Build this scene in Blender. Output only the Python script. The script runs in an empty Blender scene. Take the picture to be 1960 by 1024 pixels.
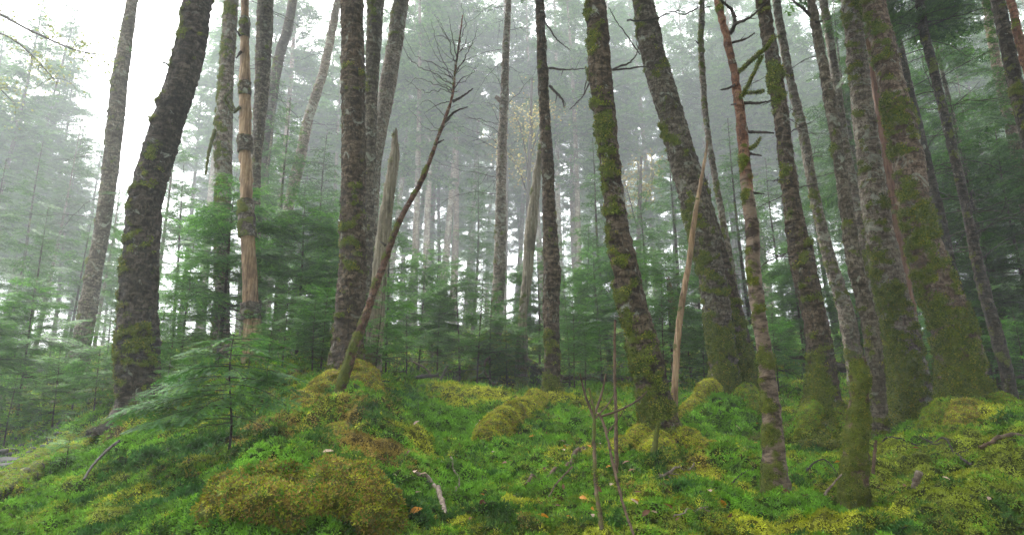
import bpy, math, numpy as np
from mathutils import Vector, Matrix, Euler
R = math.radians
S = bpy.context.scene
COL = S.collection

# ------------------------------------------------------------------ camera, sky, sun, exposure
F_PX, PITCH, CAM_Z = 1198.0, R(13.0), 1.0
cam_d = bpy.data.cameras.new('camera'); cam = bpy.data.objects.new('camera', cam_d); COL.objects.link(cam)
cam_d.sensor_width = 36.0; cam_d.lens = 36.0 * F_PX / 1960.0
cam_d.clip_start = 0.05; cam_d.clip_end = 1000
cam.location = (0, 0, CAM_Z); cam.rotation_euler = (R(90) + PITCH, 0, 0)
S.camera = cam

SUN_EL, SUN_AZ = R(52), R(-38)          # azimuth measured from +Y (view direction) towards +X
w = bpy.data.worlds.new('World'); S.world = w; w.use_nodes = True
nt = w.node_tree; nt.nodes.clear()
sky = nt.nodes.new('ShaderNodeTexSky'); sky.sky_type = 'NISHITA'; sky.sun_disc = False
sky.sun_elevation = SUN_EL; sky.sun_rotation = SUN_AZ
sky.air_density = 1.0; sky.dust_density = 6.0; sky.ozone_density = 1.0
hsv = nt.nodes.new('ShaderNodeHueSaturation'); hsv.inputs['Saturation'].default_value = 0.25
mixc = nt.nodes.new('ShaderNodeMix'); mixc.data_type = 'RGBA'; mixc.inputs[0].default_value = 0.5
mixc.inputs[7].default_value = (9.5, 9.6, 9.8, 1)      # the cloud deck
bg = nt.nodes.new('ShaderNodeBackground'); bg.inputs['Strength'].default_value = 0.15
out = nt.nodes.new('ShaderNodeOutputWorld')
nt.links.new(sky.outputs[0], hsv.inputs['Color']); nt.links.new(hsv.outputs[0], mixc.inputs[6])
nt.links.new(mixc.outputs[2], bg.inputs['Color']); nt.links.new(bg.outputs[0], out.inputs[0])
sun_d = bpy.data.lights.new('sun', 'SUN'); sun = bpy.data.objects.new('sun', sun_d); COL.objects.link(sun)
sun_d.energy = 2.2; sun_d.angle = R(28); sun_d.color = (1.0, 0.97, 0.92)
sd = Vector((math.sin(SUN_AZ) * math.cos(SUN_EL), math.cos(SUN_AZ) * math.cos(SUN_EL), math.sin(SUN_EL)))
sun.rotation_euler = sd.to_track_quat('Z', 'Y').to_euler()
S.view_settings.view_transform = 'Standard'; S.view_settings.look = 'None'
S.view_settings.exposure = 2.42; S.view_settings.gamma = 1.0
HAZE_DENSITY = 0.0038
S.render.engine = 'CYCLES'
cy = S.cycles
cy.max_bounces = 5; cy.diffuse_bounces = 2; cy.glossy_bounces = 1; cy.transmission_bounces = 2
cy.volume_bounces = 1; cy.transparent_max_bounces = 4
cy.use_denoising = True
try: cy.denoiser = 'OPENIMAGEDENOISE'
except Exception: pass
cy.sample_clamp_indirect = 4.0

# ------------------------------------------------------------------ helpers
CP, SP = math.cos(PITCH), math.sin(PITCH)
def at(px, py, Y):
    """point of the world seen at a photo pixel, Y metres ahead; second value: depth along the lens axis"""
    u = (px - 980.0) / F_PX; v = (512.0 - py) / F_PX
    t = Y / (CP - v * SP)
    return np.array([u * t, Y, CAM_Z + (SP + v * CP) * t]), t
def to_px(p):
    dy, dz = p[1], p[2] - CAM_Z
    d = dy * CP + dz * SP
    return 980 + F_PX * p[0] / d, 512 - F_PX * (dz * CP - dy * SP) / d

_rp = np.random.default_rng(7)
_perm = _rp.permutation(512).astype(np.int64); _perm = np.concatenate([_perm, _perm, _perm])
_grad = _rp.normal(size=(512, 3)); _grad /= np.linalg.norm(_grad, axis=1, keepdims=True)
def noise(P):
    P = np.asarray(P, dtype=np.float64)
    I = np.floor(P).astype(np.int64); f = P - I; I &= 511
    u = f * f * f * (f * (f * 6 - 15) + 10)
    res = 0.0
    for dx in (0, 1):
        wx = u[:, 0] if dx else 1 - u[:, 0]
        for dy in (0, 1):
            wy = u[:, 1] if dy else 1 - u[:, 1]
            for dz in (0, 1):
                wz = u[:, 2] if dz else 1 - u[:, 2]
                h = _perm[_perm[_perm[(I[:, 0] + dx) & 511] + ((I[:, 1] + dy) & 511)] + ((I[:, 2] + dz) & 511)]
                g = _grad[h]
                res = res + wx * wy * wz * (g[:, 0] * (f[:, 0] - dx) + g[:, 1] * (f[:, 1] - dy) + g[:, 2] * (f[:, 2] - dz))
    return res * 1.6
def fbm(P, o=3, gain=0.5):
    P = np.asarray(P, dtype=np.float64); s = 0; a = 1.0; k = 1.0
    for i in range(o):
        s = s + a * noise(P * k + 17.3 * i); a *= gain; k *= 2.03
    return s
def sstep(a, b, x):
    t = np.clip((x - a) / (b - a), 0, 1); return t * t * (3 - 2 * t)
def unit(v):
    return v / np.maximum(np.linalg.norm(v, axis=-1, keepdims=True), 1e-9)

def mesh_np(name, V, tris=None, quads=None, cols=None, attrs=None, smooth=False):
    me = bpy.data.meshes.new(name)
    V = np.ascontiguousarray(V, dtype=np.float32)
    me.vertices.add(len(V)); me.vertices.foreach_set('co', V.ravel())
    parts, starts, n = [], [], 0
    if tris is not None and len(tris):
        t = np.asarray(tris, dtype=np.int32); parts.append(t.ravel()); starts.append(np.arange(len(t)) * 3); n += t.size
    if quads is not None and len(quads):
        q = np.asarray(quads, dtype=np.int32); parts.append(q.ravel()); starts.append(n + np.arange(len(q)) * 4); n += q.size
    li = np.concatenate(parts); ls = np.concatenate(starts).astype(np.int32)
    me.loops.add(len(li)); me.loops.foreach_set('vertex_index', li)
    me.polygons.add(len(ls)); me.polygons.foreach_set('loop_start', ls)
    me.update(calc_edges=True)
    if cols is not None:
        c4 = np.ones((len(V), 4), dtype=np.float32); c4[:, :3] = cols
        a = me.attributes.new('col', 'FLOAT_COLOR', 'POINT'); a.data.foreach_set('color', c4.ravel())
    for k, v in (attrs or {}).items():
        a = me.attributes.new(k, 'FLOAT', 'POINT'); a.data.foreach_set('value', np.ascontiguousarray(v, dtype=np.float32))
    if smooth:
        me.polygons.foreach_set('use_smooth', np.ones(len(ls), dtype=bool))
    return me
def obj(name, me, m=None, parent=None, label=None):
    o = bpy.data.objects.new(name, me); COL.objects.link(o)
    if m is not None and me is not None and not me.materials: me.materials.append(m)
    if parent is not None: o.parent = parent
    if label: o['label'] = label
    return o
def tag(o, label, cat, group=None, kind=None):
    o['label'] = label; o['category'] = cat
    if group: o['group'] = group
    if kind: o['kind'] = kind
    return o
def thing(name, label, cat, loc, group=None, rotz=0.0):
    o = bpy.data.objects.new(name, None); COL.objects.link(o); o.empty_display_size = 0.2
    o.location = tuple(float(c) for c in loc); o.rotation_euler = (0, 0, rotz)
    return tag(o, label, cat, group)
def copy_tree(root):
    r = root.copy(); COL.objects.link(r)
    for ch in root.children:
        c = ch.copy(); COL.objects.link(c); c.parent = r
    return r

class Tris:
    """loose triangles with a colour each, gathered into one mesh"""
    def __init__(s): s.v = []; s.c = []
    def add(s, V, C): s.v.append(V.reshape(-1, 3, 3)); s.c.append(C)
    def mesh(s, name, off=(0, 0, 0)):
        V = np.concatenate(s.v).reshape(-1, 3) - np.asarray(off); C = np.repeat(np.concatenate(s.c), 3, axis=0)
        return mesh_np(name, V, tris=np.arange(len(V)).reshape(-1, 3), cols=C)
class Tubes:
    def __init__(s): s.v = []; s.q = []; s.n = 0; s.m = []
    def add(s, pts, rad, sides=5, close=True, moss=0.0):
        pts = np.asarray(pts, float); rad = np.broadcast_to(np.asarray(rad, float), (len(pts),))
        t = unit(np.gradient(pts, axis=0))
        ref = np.array([0, 0, 1.0]) if abs(t[:, 2].mean()) < 0.8 else np.array([1.0, 0, 0])
        n1 = unit(np.cross(t, ref)); n2 = np.cross(t, n1)
        a = np.arange(sides) * 2 * np.pi / sides
        V = pts[:, None] + rad[:, None, None] * (np.cos(a)[None, :, None] * n1[:, None] + np.sin(a)[None, :, None] * n2[:, None])
        k = len(pts)
        i = np.arange(k - 1)[:, None] * sides; j = np.arange(sides)[None]; j2 = (j + 1) % sides
        q = np.stack([i + j, i + j2, i + sides + j2, i + sides + j], -1).reshape(-1, 4) + s.n
        s.v.append(V.reshape(-1, 3)); s.q.append(q); s.m.append(np.full(k * sides, moss)); s.n += k * sides
    def parts(s): return np.concatenate(s.v), np.concatenate(s.q), np.concatenate(s.m)
    def mesh(s, name, off=(0, 0, 0)):
        return mesh_np(name, np.concatenate(s.v) - np.asarray(off), quads=np.concatenate(s.q), attrs={'moss': np.concatenate(s.m)}, smooth=True)
def curve(pts, n):
    """smooth polyline through points (Catmull-Rom)"""
    P = np.asarray(pts, float)
    if len(P) == 2: return P[0] + (P[1] - P[0]) * np.linspace(0, 1, n)[:, None]
    E = np.vstack([2 * P[0] - P[1], P, 2 * P[-1] - P[-2]])
    u = np.linspace(0, len(P) - 1 - 1e-6, n); i = u.astype(int); f = (u - i)[:, None]
    a, b, c, d = E[i], E[i + 1], E[i + 2], E[i + 3]
    return 0.5 * (2 * b + (c - a) * f + (2 * a - 5 * b + 4 * c - d) * f ** 2 + (3 * b - a - 3 * c + d) * f ** 3)

# ------------------------------------------------------------------ materials
class NT:
    def __init__(s, name):
        s.m = bpy.data.materials.new(name); s.m.use_nodes = True; s.t = s.m.node_tree; s.t.nodes.clear()
        s.out = s.n('ShaderNodeOutputMaterial')
    def n(s, typ, **kw):
        nd = s.t.nodes.new(typ)
        for k, v in kw.items(): setattr(nd, k, v)
        return nd
    def l(s, a, b): s.t.links.new(a, b)
    def noise(s, vec, scale, detail=4, rough=0.6, dist=0.0):
        nd = s.n('ShaderNodeTexNoise'); nd.inputs['Scale'].default_value = scale; nd.inputs['Detail'].default_value = detail
        nd.inputs['Roughness'].default_value = rough; nd.inputs['Distortion'].default_value = dist
        if vec is not None: s.l(vec, nd.inputs['Vector'])
        return nd.outputs['Fac']
    def mapping(s, vec, sc):
        nd = s.n('ShaderNodeMapping'); nd.inputs['Scale'].default_value = sc; s.l(vec, nd.inputs['Vector']); return nd.outputs[0]
    def ramp(s, fac, stops):
        nd = s.n('ShaderNodeValToRGB'); e = nd.color_ramp.elements
        while len(e) < len(stops): e.new(0.5)
        for k, (p, c) in enumerate(stops):
            e[k].position = p; e[k].color = (c, c, c, 1) if np.isscalar(c) else (*c, 1)
        s.l(fac, nd.inputs[0]); return nd.outputs[0]
    def mix(s, fac, a, b):
        nd = s.n('ShaderNodeMix'); nd.data_type = 'RGBA'
        for sock, v in ((nd.inputs[0], fac), (nd.inputs[6], a), (nd.inputs[7], b)):
            if isinstance(v, (int, float)): sock.default_value = v
            elif isinstance(v, tuple): sock.default_value = (*v, 1)
            else: s.l(v, sock)
        return nd.outputs[2]
    def math(s, op, a, b=0.0, c=0.0, clamp=False):
        nd = s.n('ShaderNodeMath', operation=op); nd.use_clamp = clamp
        for k, v in enumerate((a, b, c)):
            if isinstance(v, (int, float)): nd.inputs[k].default_value = v
            else: s.l(v, nd.inputs[k])
        return nd.outputs[0]
    def bump(s, h, strength=0.5, dist=0.02):
        nd = s.n('ShaderNodeBump'); nd.inputs['Strength'].default_value = strength; nd.inputs['Distance'].default_value = dist
        s.l(h, nd.inputs['Height']); return nd.outputs[0]
    def attr(s, name): nd = s.n('ShaderNodeAttribute', attribute_name=name); return nd
    def pos(s): return s.n('ShaderNodeNewGeometry').outputs['Position']
    def objc(s): return s.n('ShaderNodeTexCoord').outputs['Object']
    def principled(s, col, rough, normal=None, spec=0.3):
        p = s.n('ShaderNodeBsdfPrincipled')
        if isinstance(col, tuple): p.inputs['Base Color'].default_value = (*col, 1)
        else: s.l(col, p.inputs['Base Color'])
        if isinstance(rough, (int, float)): p.inputs['Roughness'].default_value = rough
        else: s.l(rough, p.inputs['Roughness'])
        p.inputs['Specular IOR Level'].default_value = spec
        if normal is not None: s.l(normal, p.inputs['Normal'])
        return p.outputs[0]
    def done(s, sh): s.l(sh, s.out.inputs['Surface']); return s.m

def bark_mat(name, dark, mid, light, lich=(0.37, 0.39, 0.31), lich_amt=0.5, zst=2.2, moss_a=(0.034, 0.042, 0.006), moss_b=(0.14, 0.16, 0.018), low=None):
    t = NT(name); oc = t.objc()
    n1 = t.noise(t.mapping(oc, (1, 1, zst)), 9, 6, 0.68, 0.4)
    n2 = t.noise(t.mapping(oc, (1, 1, 1 / zst)), 38, 5, 0.7)
    big = t.noise(oc, 2.1, 3, 0.5)
    base = t.ramp(n1, [(0.34, dark), (0.48, mid), (0.60, light)])
    base = t.mix(t.ramp(n2, [(0.40, 0.85), (0.52, 0.0)]), base, dark)
    base = t.mix(t.ramp(big, [(0.42, 0.45), (0.58, 0.0)]), base, dark)
    if low:      # the lower stem has kept its older, paler bark
        sx = t.n('ShaderNodeSeparateXYZ'); t.l(oc, sx.inputs[0])
        hm = t.math('MULTIPLY_ADD', t.math('SUBTRACT', t.noise(oc, 6, 3), 0.5), 1.6, t.math('SUBTRACT', sx.outputs[2], low[2]))
        base = t.mix(t.ramp(hm, [(0.0, 1.0), (0.25, 0.0)]), base, t.mix(t.ramp(n1, [(0.40, 0.0), (0.56, 1.0)]), low[0], low[1]))
    ln = t.noise(oc, 5.2, 5, 0.72, 0.8); lp = t.noise(oc, 1.4, 2)
    lm = t.math('MULTIPLY', t.ramp(ln, [(0.62 - 0.13 * lich_amt, 0.0), (0.69 - 0.12 * lich_amt, 0.85)]), t.ramp(lp, [(0.36, 0.25), (0.6, 1.0)]))
    base = t.mix(lm, base, t.mix(n2, tuple(c * 0.55 for c in lich), lich))
    mk = t.attr('moss').outputs['Fac']
    fine = t.noise(oc, 30, 4, 0.7)
    mm = t.math('MULTIPLY_ADD', t.math('SUBTRACT', fine, 0.5), 0.9, mk)
    mm = t.ramp(mm, [(0.42, 0.0), (0.58, 1.0)])
    base = t.mix(mm, base, t.mix(t.noise(oc, 14, 4, 0.7), moss_a, moss_b))
    h = t.math('MULTIPLY_ADD', n2, 0.5, n1)
    nrm = t.bump(h, 1.0, 0.05)
    return t.done(t.principled(base, 0.85, nrm, 0.25))
BARK = {
    'brown': bark_mat('fir_bark_brown', (0.017, 0.0115, 0.007), (0.075, 0.051, 0.031), (0.18, 0.135, 0.09), lich_amt=0.28),
    'grey': bark_mat('fir_bark_grey', (0.024, 0.018, 0.011), (0.10, 0.078, 0.052), (0.22, 0.185, 0.14), lich_amt=0.45),
    'pale': bark_mat('fir_bark_pale', (0.045, 0.033, 0.023), (0.165, 0.128, 0.092), (0.32, 0.27, 0.21), lich_amt=0.7),
    'tan': bark_mat('fir_bark_tan', (0.038, 0.024, 0.015), (0.14, 0.092, 0.060), (0.28, 0.21, 0.15), lich_amt=0.35),
    'dark': bark_mat('fir_bark_dark', (0.012, 0.009, 0.0065), (0.046, 0.034, 0.024), (0.115, 0.092, 0.068), lich_amt=0.12),
    'red': bark_mat('dead_bark_red', (0.05, 0.024, 0.016), (0.19, 0.085, 0.048), (0.28, 0.155, 0.095), lich_amt=0.15, low=((0.05, 0.035, 0.026), (0.20, 0.145, 0.105), 1.9)),
    'redbrown': bark_mat('dead_bark_redbrown', (0.03, 0.018, 0.013), (0.12, 0.055, 0.034), (0.19, 0.11, 0.075), lich_amt=0.2),
}
def wood_mat(name, dark, mid, light):
    t = NT(name); oc = t.objc()
    g = t.noise(t.mapping(oc, (1, 1, 0.07)), 34, 5, 0.65, 0.3)
    base = t.ramp(g, [(0.3, dark), (0.5, mid), (0.7, light)])
    k = t.noise(t.mapping(oc, (1, 1, 0.5)), 5, 4, 0.6)
    base = t.mix(t.ramp(k, [(0.5, 0.0), (0.68, 0.75)]), base, dark)
    mk = t.attr('moss').outputs['Fac']
    mm = t.ramp(t.math('MULTIPLY_ADD', t.math('SUBTRACT', t.noise(oc, 30, 4, 0.7), 0.5), 0.9, mk), [(0.42, 0.0), (0.58, 1.0)])
    base = t.mix(mm, base, (0.07, 0.075, 0.015))
    return t.done(t.principled(base, 0.75, t.bump(g, 0.7, 0.02), 0.25))
BARK['bare'] = wood_mat('bare_weathered_wood', (0.06, 0.034, 0.018), (0.24, 0.155, 0.085), (0.40, 0.29, 0.18))
BARK['silver'] = wood_mat('silver_dead_wood', (0.05, 0.038, 0.024), (0.16, 0.135, 0.09), (0.29, 0.26, 0.19))
BARK['rust'] = wood_mat('rusty_dead_wood', (0.05, 0.022, 0.014), (0.16, 0.075, 0.045), (0.26, 0.15, 0.10))
def twig_mat(name, a, b, ml=(0.07, 0.08, 0.015)):
    t = NT(name); oc = t.objc(); n = t.noise(oc, 22, 4, 0.7)
    c = t.ramp(n, [(0.35, a), (0.65, b)])
    mk = t.attr('moss').outputs['Fac']
    mm = t.ramp(t.math('MULTIPLY_ADD', t.math('SUBTRACT', t.noise(oc, 26, 4, 0.7), 0.5), 1.0, mk), [(0.42, 0.0), (0.58, 1.0)])
    return t.done(t.principled(t.mix(mm, c, ml), 0.85, t.bump(n, 0.6, 0.01), 0.2))
TWIG = twig_mat('dead_twig_bark', (0.018, 0.014, 0.012), (0.065, 0.055, 0.047))
TWIGP = twig_mat('bleached_twig', (0.08, 0.055, 0.04), (0.27, 0.22, 0.175))
TWIGB = twig_mat('brown_twig', (0.045, 0.03, 0.02), (0.16, 0.11, 0.072))
def leafy_mat(name, trans=0.35, rough=0.5, spec=0.35, objvar=0.25):
    t = NT(name); c = t.attr('col').outputs['Color']
    if objvar:
        rnd = t.n('ShaderNodeObjectInfo').outputs['Random']
        h = t.n('ShaderNodeHueSaturation'); t.l(c, h.inputs['Color'])
        t.l(t.math('MULTIPLY_ADD', rnd, objvar * 2, 1 - objvar), h.inputs['Value'])
        c = h.outputs[0]
    p = t.principled(c, rough, None, spec)
    tr = t.n('ShaderNodeBsdfTranslucent'); t.l(c, tr.inputs['Color'])
    mx = t.n('ShaderNodeMixShader'); mx.inputs[0].default_value = trans
    t.l(p, mx.inputs[1]); t.l(tr.outputs[0], mx.inputs[2])
    return t.done(mx.outputs[0])
NEEDLE = leafy_mat('fir_needles', 0.35, 0.6, 0.25)
MOSSY = leafy_mat('moss_leaves', 0.18, 0.8, 0.15, 0.0)
LEAFM = leafy_mat('fallen_leaf', 0.25, 0.6, 0.3, 0.3)
def ground_mat():
    t = NT('mossy_soil'); c = t.attr('col').outputs['Color']; p = t.pos()
    n = t.noise(p, 45, 5, 0.7); n2 = t.noise(p, 7, 4, 0.6)
    c2 = t.mix(t.ramp(n, [(0.38, 0.75), (0.6, 0.0)]), c, (0.012, 0.013, 0.005))
    return t.done(t.principled(c2, 0.95, t.bump(t.math('MULTIPLY_ADD', n2, 1.5, n), 0.9, 0.04), 0.1))
GROUND = ground_mat()
def stone_mat():
    t = NT('stream_stone'); oc = t.objc(); n = t.noise(oc, 9, 5, 0.7)
    c = t.ramp(n, [(0.3, (0.025, 0.025, 0.027)), (0.6, (0.08, 0.077, 0.075)), (0.75, (0.15, 0.145, 0.14))])
    return t.done(t.principled(c, 0.9, t.bump(n, 0.6, 0.02), 0.1))
STONE = stone_mat()

# ------------------------------------------------------------------ terrain
CTRL = [  # photo pixel and distance of points on the forest floor
    (0,1024,3.0),(250,1024,2.8),(490,1024,2.6),(760,1024,2.6),(980,1024,2.6),(1225,1024,2.6),(1470,1024,2.6),(1715,1024,2.6),(1960,1024,2.8),
    (0,945,4.2),(220,945,3.7),(360,900,4.0),(800,950,3.2),(960,930,3.6),(1150,930,3.7),(1350,930,3.7),(1560,930,3.8),
    (0,900,5.4),(110,908,5.0),(200,900,4.7),(150,960,3.6),(1487,965,3.75),(1635,975,3.5),(1640,1000,3.05),(1487,1000,3.0),(90,872,6.4),(20,866,7.4),(110,858,8.0),(0,850,9.5),(60,790,10.5),(150,728,13),(20,730,14),
    (265,785,7.2),(425,850,4.7),(330,800,6.2),(480,690,9),(560,760,6.4),(660,720,7.0),
    (850,880,4.6),(780,800,6.2),(900,810,6.4),(820,745,8.8),(910,738,9.6),(990,742,9.6),(1058,747,8.5),(1000,800,6.6),
    (1160,760,8),(1268,845,5.6),(1120,880,4.7),(1400,760,8.2),(1390,850,5.6),(1487,925,4.2),(1635,942,3.9),(1577,795,7),(1580,860,5.2),
    (1680,830,6.6),(1745,788,7.6),(1850,795,6.8),(1900,890,4.4),(1760,880,4.7),(1920,830,5.6),
    (960,700,14),(420,655,16),(1320,690,16),(1500,690,14),(1640,690,15),(1900,710,13),(740,690,15),
    (80,680,24),(600,640,28),(980,625,32),(1350,630,30),(1850,650,28),
    (-700,720,14),(2650,700,13),(-500,900,4),(2500,900,4),
]
cp = np.array([at(*c)[0] for c in CTRL])
cp = np.vstack([cp, [[0, 0, 0.35], [-3, 0.5, 0.3], [3, 0.5, 0.4], [0, -4, 0.3],
                     [0, 60, 7.2], [-45, 60, 5.4], [45, 60, 8.0], [-45, 25, 1.6], [45, 25, 4.6], [-40, 5, 0.0], [40, 5, 2.0]]])
def warp(x, y):          # compress distance so that near points keep their detail
    r = np.hypot(x, y); k = np.log1p(r / 3.0) / np.maximum(r, 1e-6)
    return np.stack([x * k, y * k], -1)
MOUNDS = [  # px, py, Y, radius along x, radius along y, height
    (590,905,3.25,0.50,0.40,0.36),(650,870,4.4,0.70,0.42,0.26),(650,800,5.7,0.55,0.5,0.36),(740,850,5.2,0.32,0.35,0.36),
    (780,840,5.6,0.22,0.2,0.12),(905,748,9.0,0.55,0.4,0.10),(840,750,9.4,0.5,0.4,0.08),(1060,755,8.3,0.45,0.4,0.12),
    (1850,960,3.5,0.45,0.35,0.22),(1735,960,3.2,0.25,0.2,0.06),(1290,870,5.3,0.75,0.6,0.28),(1405,770,7.8,0.65,0.5,0.26),
    (1570,800,6.9,0.5,0.45,0.26),(1875,800,6.5,0.7,0.5,0.5),(1745,790,7.4,0.6,0.5,0.12),(1060,850,5.1,0.3,0.3,0.08),(985,935,3.6,0.25,0.2,0.08),
    (215,880,4.9,0.35,0.25,0.08),(330,770,6.8,0.5,0.5,0.06),(185,770,9,0.7,0.5,0.25),(80,720,14,1.0,0.7,0.3),
    (618,802,5.75,0.24,0.22,-0.34),(598,856,5.2,0.22,0.16,-0.25),(1888,846,5.7,0.25,0.18,-0.32),(960,700,13.8,1.3,0.9,0.55),(1180,790,7.0,0.35,0.3,0.08),(1330,960,3.4,0.3,0.25,0.05),
]
_mp = [(at(m[0], m[1], m[2])[0], m) for m in MOUNDS]
def mounds_only(x, y):
    z = np.zeros(len(x))
    for p, m in _mp:
        d = ((x - p[0]) / m[3]) ** 2 + ((y - p[1]) / m[4]) ** 2
        z = z + m[5] * np.exp(-d * d * 0.7 - d * 0.4)
    return z
def extra(x, y):
    z = mounds_only(x, y)
    r = np.hypot(x, y)
    P = np.stack([x, y, np.zeros_like(x)], -1)
    Pw = P + 0.10 * np.stack([noise(P * 3 + 40), noise(P * 3 + 80), 0 * x], -1)
    lump = -0.015 + 0.05 * fbm(P * 1.3, 2) + 0.15 * (np.sqrt(np.abs(noise(Pw * 2.1 + 3)) + 0.004) - 0.62) + 0.135 * (np.sqrt(np.abs(noise(Pw * 5.2 + 5)) + 0.004) - 0.62) + 0.035 * (np.abs(noise(P * 13 + 9)) - 0.4)
    return z + lump * sstep(1.0, 2.6, r) + 0.12 * sstep(8, 20, r) * fbm(P * 0.35, 2)
Wc = warp(cp[:, 0], cp[:, 1])
def _k(d): return d * d * np.log(d + 1e-9)
_D = np.linalg.norm(Wc[:, None] - Wc[None], axis=-1)
_n = len(cp); _A = np.zeros((_n + 3, _n + 3)); _A[:_n, :_n] = _k(_D) + 0.0002 * np.eye(_n)
_A[:_n, _n] = 1; _A[:_n, _n + 1:] = Wc; _A[_n:, :_n] = _A[:_n, _n:].T
_sol = np.linalg.solve(_A, np.concatenate([cp[:, 2] - 0.03 - mounds_only(cp[:, 0], cp[:, 1]), [0, 0, 0]]))
def height(x, y):
    x = np.asarray(x, float); y = np.asarray(y, float); sh = x.shape; x = x.ravel(); y = y.ravel()
    Wp = warp(np.clip(x, -45, 45), np.clip(y, -4, 60)); z = _sol[_n] + Wp @ _sol[_n + 1:]
    for i in range(_n):
        z = z + _sol[i] * _k(np.hypot(Wp[:, 0] - Wc[i, 0], Wp[:, 1] - Wc[i, 1]))
    return (z + extra(x, y)).reshape(sh)
_yy = np.exp(np.linspace(math.log(1.6), math.log(30), 420))
def hit(px, py):
    """distance at which the sight line through a photo pixel meets the forest floor"""
    u = (px - 980.0) / F_PX; v = (512.0 - py) / F_PX; t = _yy / (CP - v * SP)
    below = CAM_Z + (SP + v * CP) * t < height(u * t, _yy)
    return float(_yy[np.argmax(below)]) if below.any() else 30.0
def gz(x, y): return float(height(np.array([x]), np.array([y]))[0])

CLS = np.array([[0.30, 0.215, 0.042], [0.37, 0.40, 0.028], [0.12, 0.28, 0.020], [0.034, 0.105, 0.018], [0.20, 0.25, 0.022], [0.085, 0.05, 0.026]])
SPOTS = [  # px, py, Y, radius m, class (0 gold brown, 1 yellow green, 2 fresh green, 3 deep green, 4 olive), weight
    (580,930,3.1,0.55,1,1.3),(690,940,3.1,0.3,0,1.4),(500,960,2.9,0.25,2,0.8),(720,860,4.5,0.35,0,1.5),(600,800,5.8,0.6,0,1.3),(650,745,6.6,0.4,4,1.3),
    (690,770,6.0,0.3,1,0.8),(800,840,5.5,0.22,1,1.8),(860,890,4.5,0.4,2,1.2),(870,800,6.5,0.7,2,1.0),(900,745,9,0.9,1,1.2),(1000,770,7.5,0.5,1,1.0),(800,780,7,0.5,3,0.8),
    (1060,755,8.3,0.4,1,1.3),(1050,860,5,0.4,1,0.8),(1000,890,4.4,0.4,3,1.0),(1280,880,5.2,0.5,1,1.3),(1240,850,5.6,0.3,0,0.9),(1400,860,5.2,0.5,0,1.0),(1420,800,6.5,0.7,2,1.7),
    (1340,970,3.3,0.45,1,1.4),(1200,990,2.9,0.3,4,1.0),(1450,1000,2.8,0.4,3,1.3),(1560,1000,2.8,0.3,1,0.8),(1640,990,3.0,0.25,1,1.0),(1740,1010,2.8,0.4,3,1.2),
    (1850,950,3.4,0.5,4,1.8),(1700,900,4.5,0.7,4,1.2),(1850,850,5.5,0.8,4,1.4),(1590,850,5.5,0.6,4,1.0),(1560,800,6.8,0.6,4,1.2),(1740,960,3.2,0.2,1,1.4),
    (100,990,3.2,0.6,4,1.3),(330,960,3.4,0.5,3,1.8),(380,860,4.5,0.7,3,1.5),(190,890,4.8,0.5,4,1.5),(230,850,5.5,0.5,2,0.6),(150,770,9,1.2,4,1.2),(980,960,3.3,0.3,2,0.8),(880,990,2.9,0.4,3,1.0),
    (180,930,4.0,0.3,2,0.9),(1080,960,3.3,0.25,1,0.7),
]
SPOTS += [(860,830,5.5,0.7,2,1.3),(820,960,3.3,0.4,2,0.8),(1430,810,6.5,0.7,2,1.2),(1000,860,5,0.5,2,0.6),(720,960,3,0.3,3,0.6),(1480,980,3,0.4,2,1.0),(250,930,3.8,0.5,3,0.8),(1400,775,8,0.5,1,1.0),(1570,800,7,0.5,1,0.9),(1850,800,6.5,0.6,1,0.9),(740,850,5,0.35,0,1.4),(640,800,5.5,0.5,0,0.9),(1000,740,9,0.6,1,1.0),(860,745,9,0.6,1,0.8)]
_sp = [(at(s[0], s[1], hit(s[0], s[1]))[0], s) for s in SPOTS]
def patch(x, y, jit=None):
    n = len(x); P = np.stack([x, y, np.zeros(n)], -1)
    W = np.zeros((n, 6))
    for k in range(6):
        W[:, k] = 1.5 * fbm(P * (1.5 + 0.25 * k) + 31.7 * k, 3) + 0.9 * noise(P * 9 + 11 * k)
    W += np.array([-0.3, 0.10, 0.72, 0.05, 0.0, -0.3])
    for p, s in _sp:
        d = ((x - p[0]) ** 2 + (y - p[1]) ** 2) / s[3] ** 2
        W[:, s[4]] += s[5] * np.exp(-d)
    if jit is not None: W = W + jit
    W = np.exp(3.2 * (W - W.max(1, keepdims=True))); W /= W.sum(1, keepdims=True)
    return W
def axis(lim0, lim1, fine0, fine1, step, grow):
    a = [fine0]
    while a[-1] < fine1: a.append(a[-1] + step)
    s = step
    while a[-1] < lim1: s *= grow; a.append(a[-1] + s)
    b = [fine0]; s = step
    while b[-1] > lim0: s *= grow; b.append(b[-1] - s)
    return np.array(b[:0:-1] + a)
gx = axis(-130, 130, -5.2, 5.2, 0.033, 1.035); gy = axis(-12, 200, 2.0, 10.5, 0.035, 1.03)
GX, GY = np.meshgrid(gx, gy)
GZ = height(GX, GY)
gw = patch(GX.ravel(), GY.ravel())
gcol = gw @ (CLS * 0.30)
nx, ny = len(gx), len(gy)
ii = (np.arange(ny - 1)[:, None] * nx + np.arange(nx - 1)[None]).ravel()
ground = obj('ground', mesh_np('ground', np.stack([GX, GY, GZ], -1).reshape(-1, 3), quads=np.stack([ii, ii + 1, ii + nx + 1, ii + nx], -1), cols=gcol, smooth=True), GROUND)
tag(ground, 'mossy uneven forest floor rising away from the viewer', 'ground', kind='structure')

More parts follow.
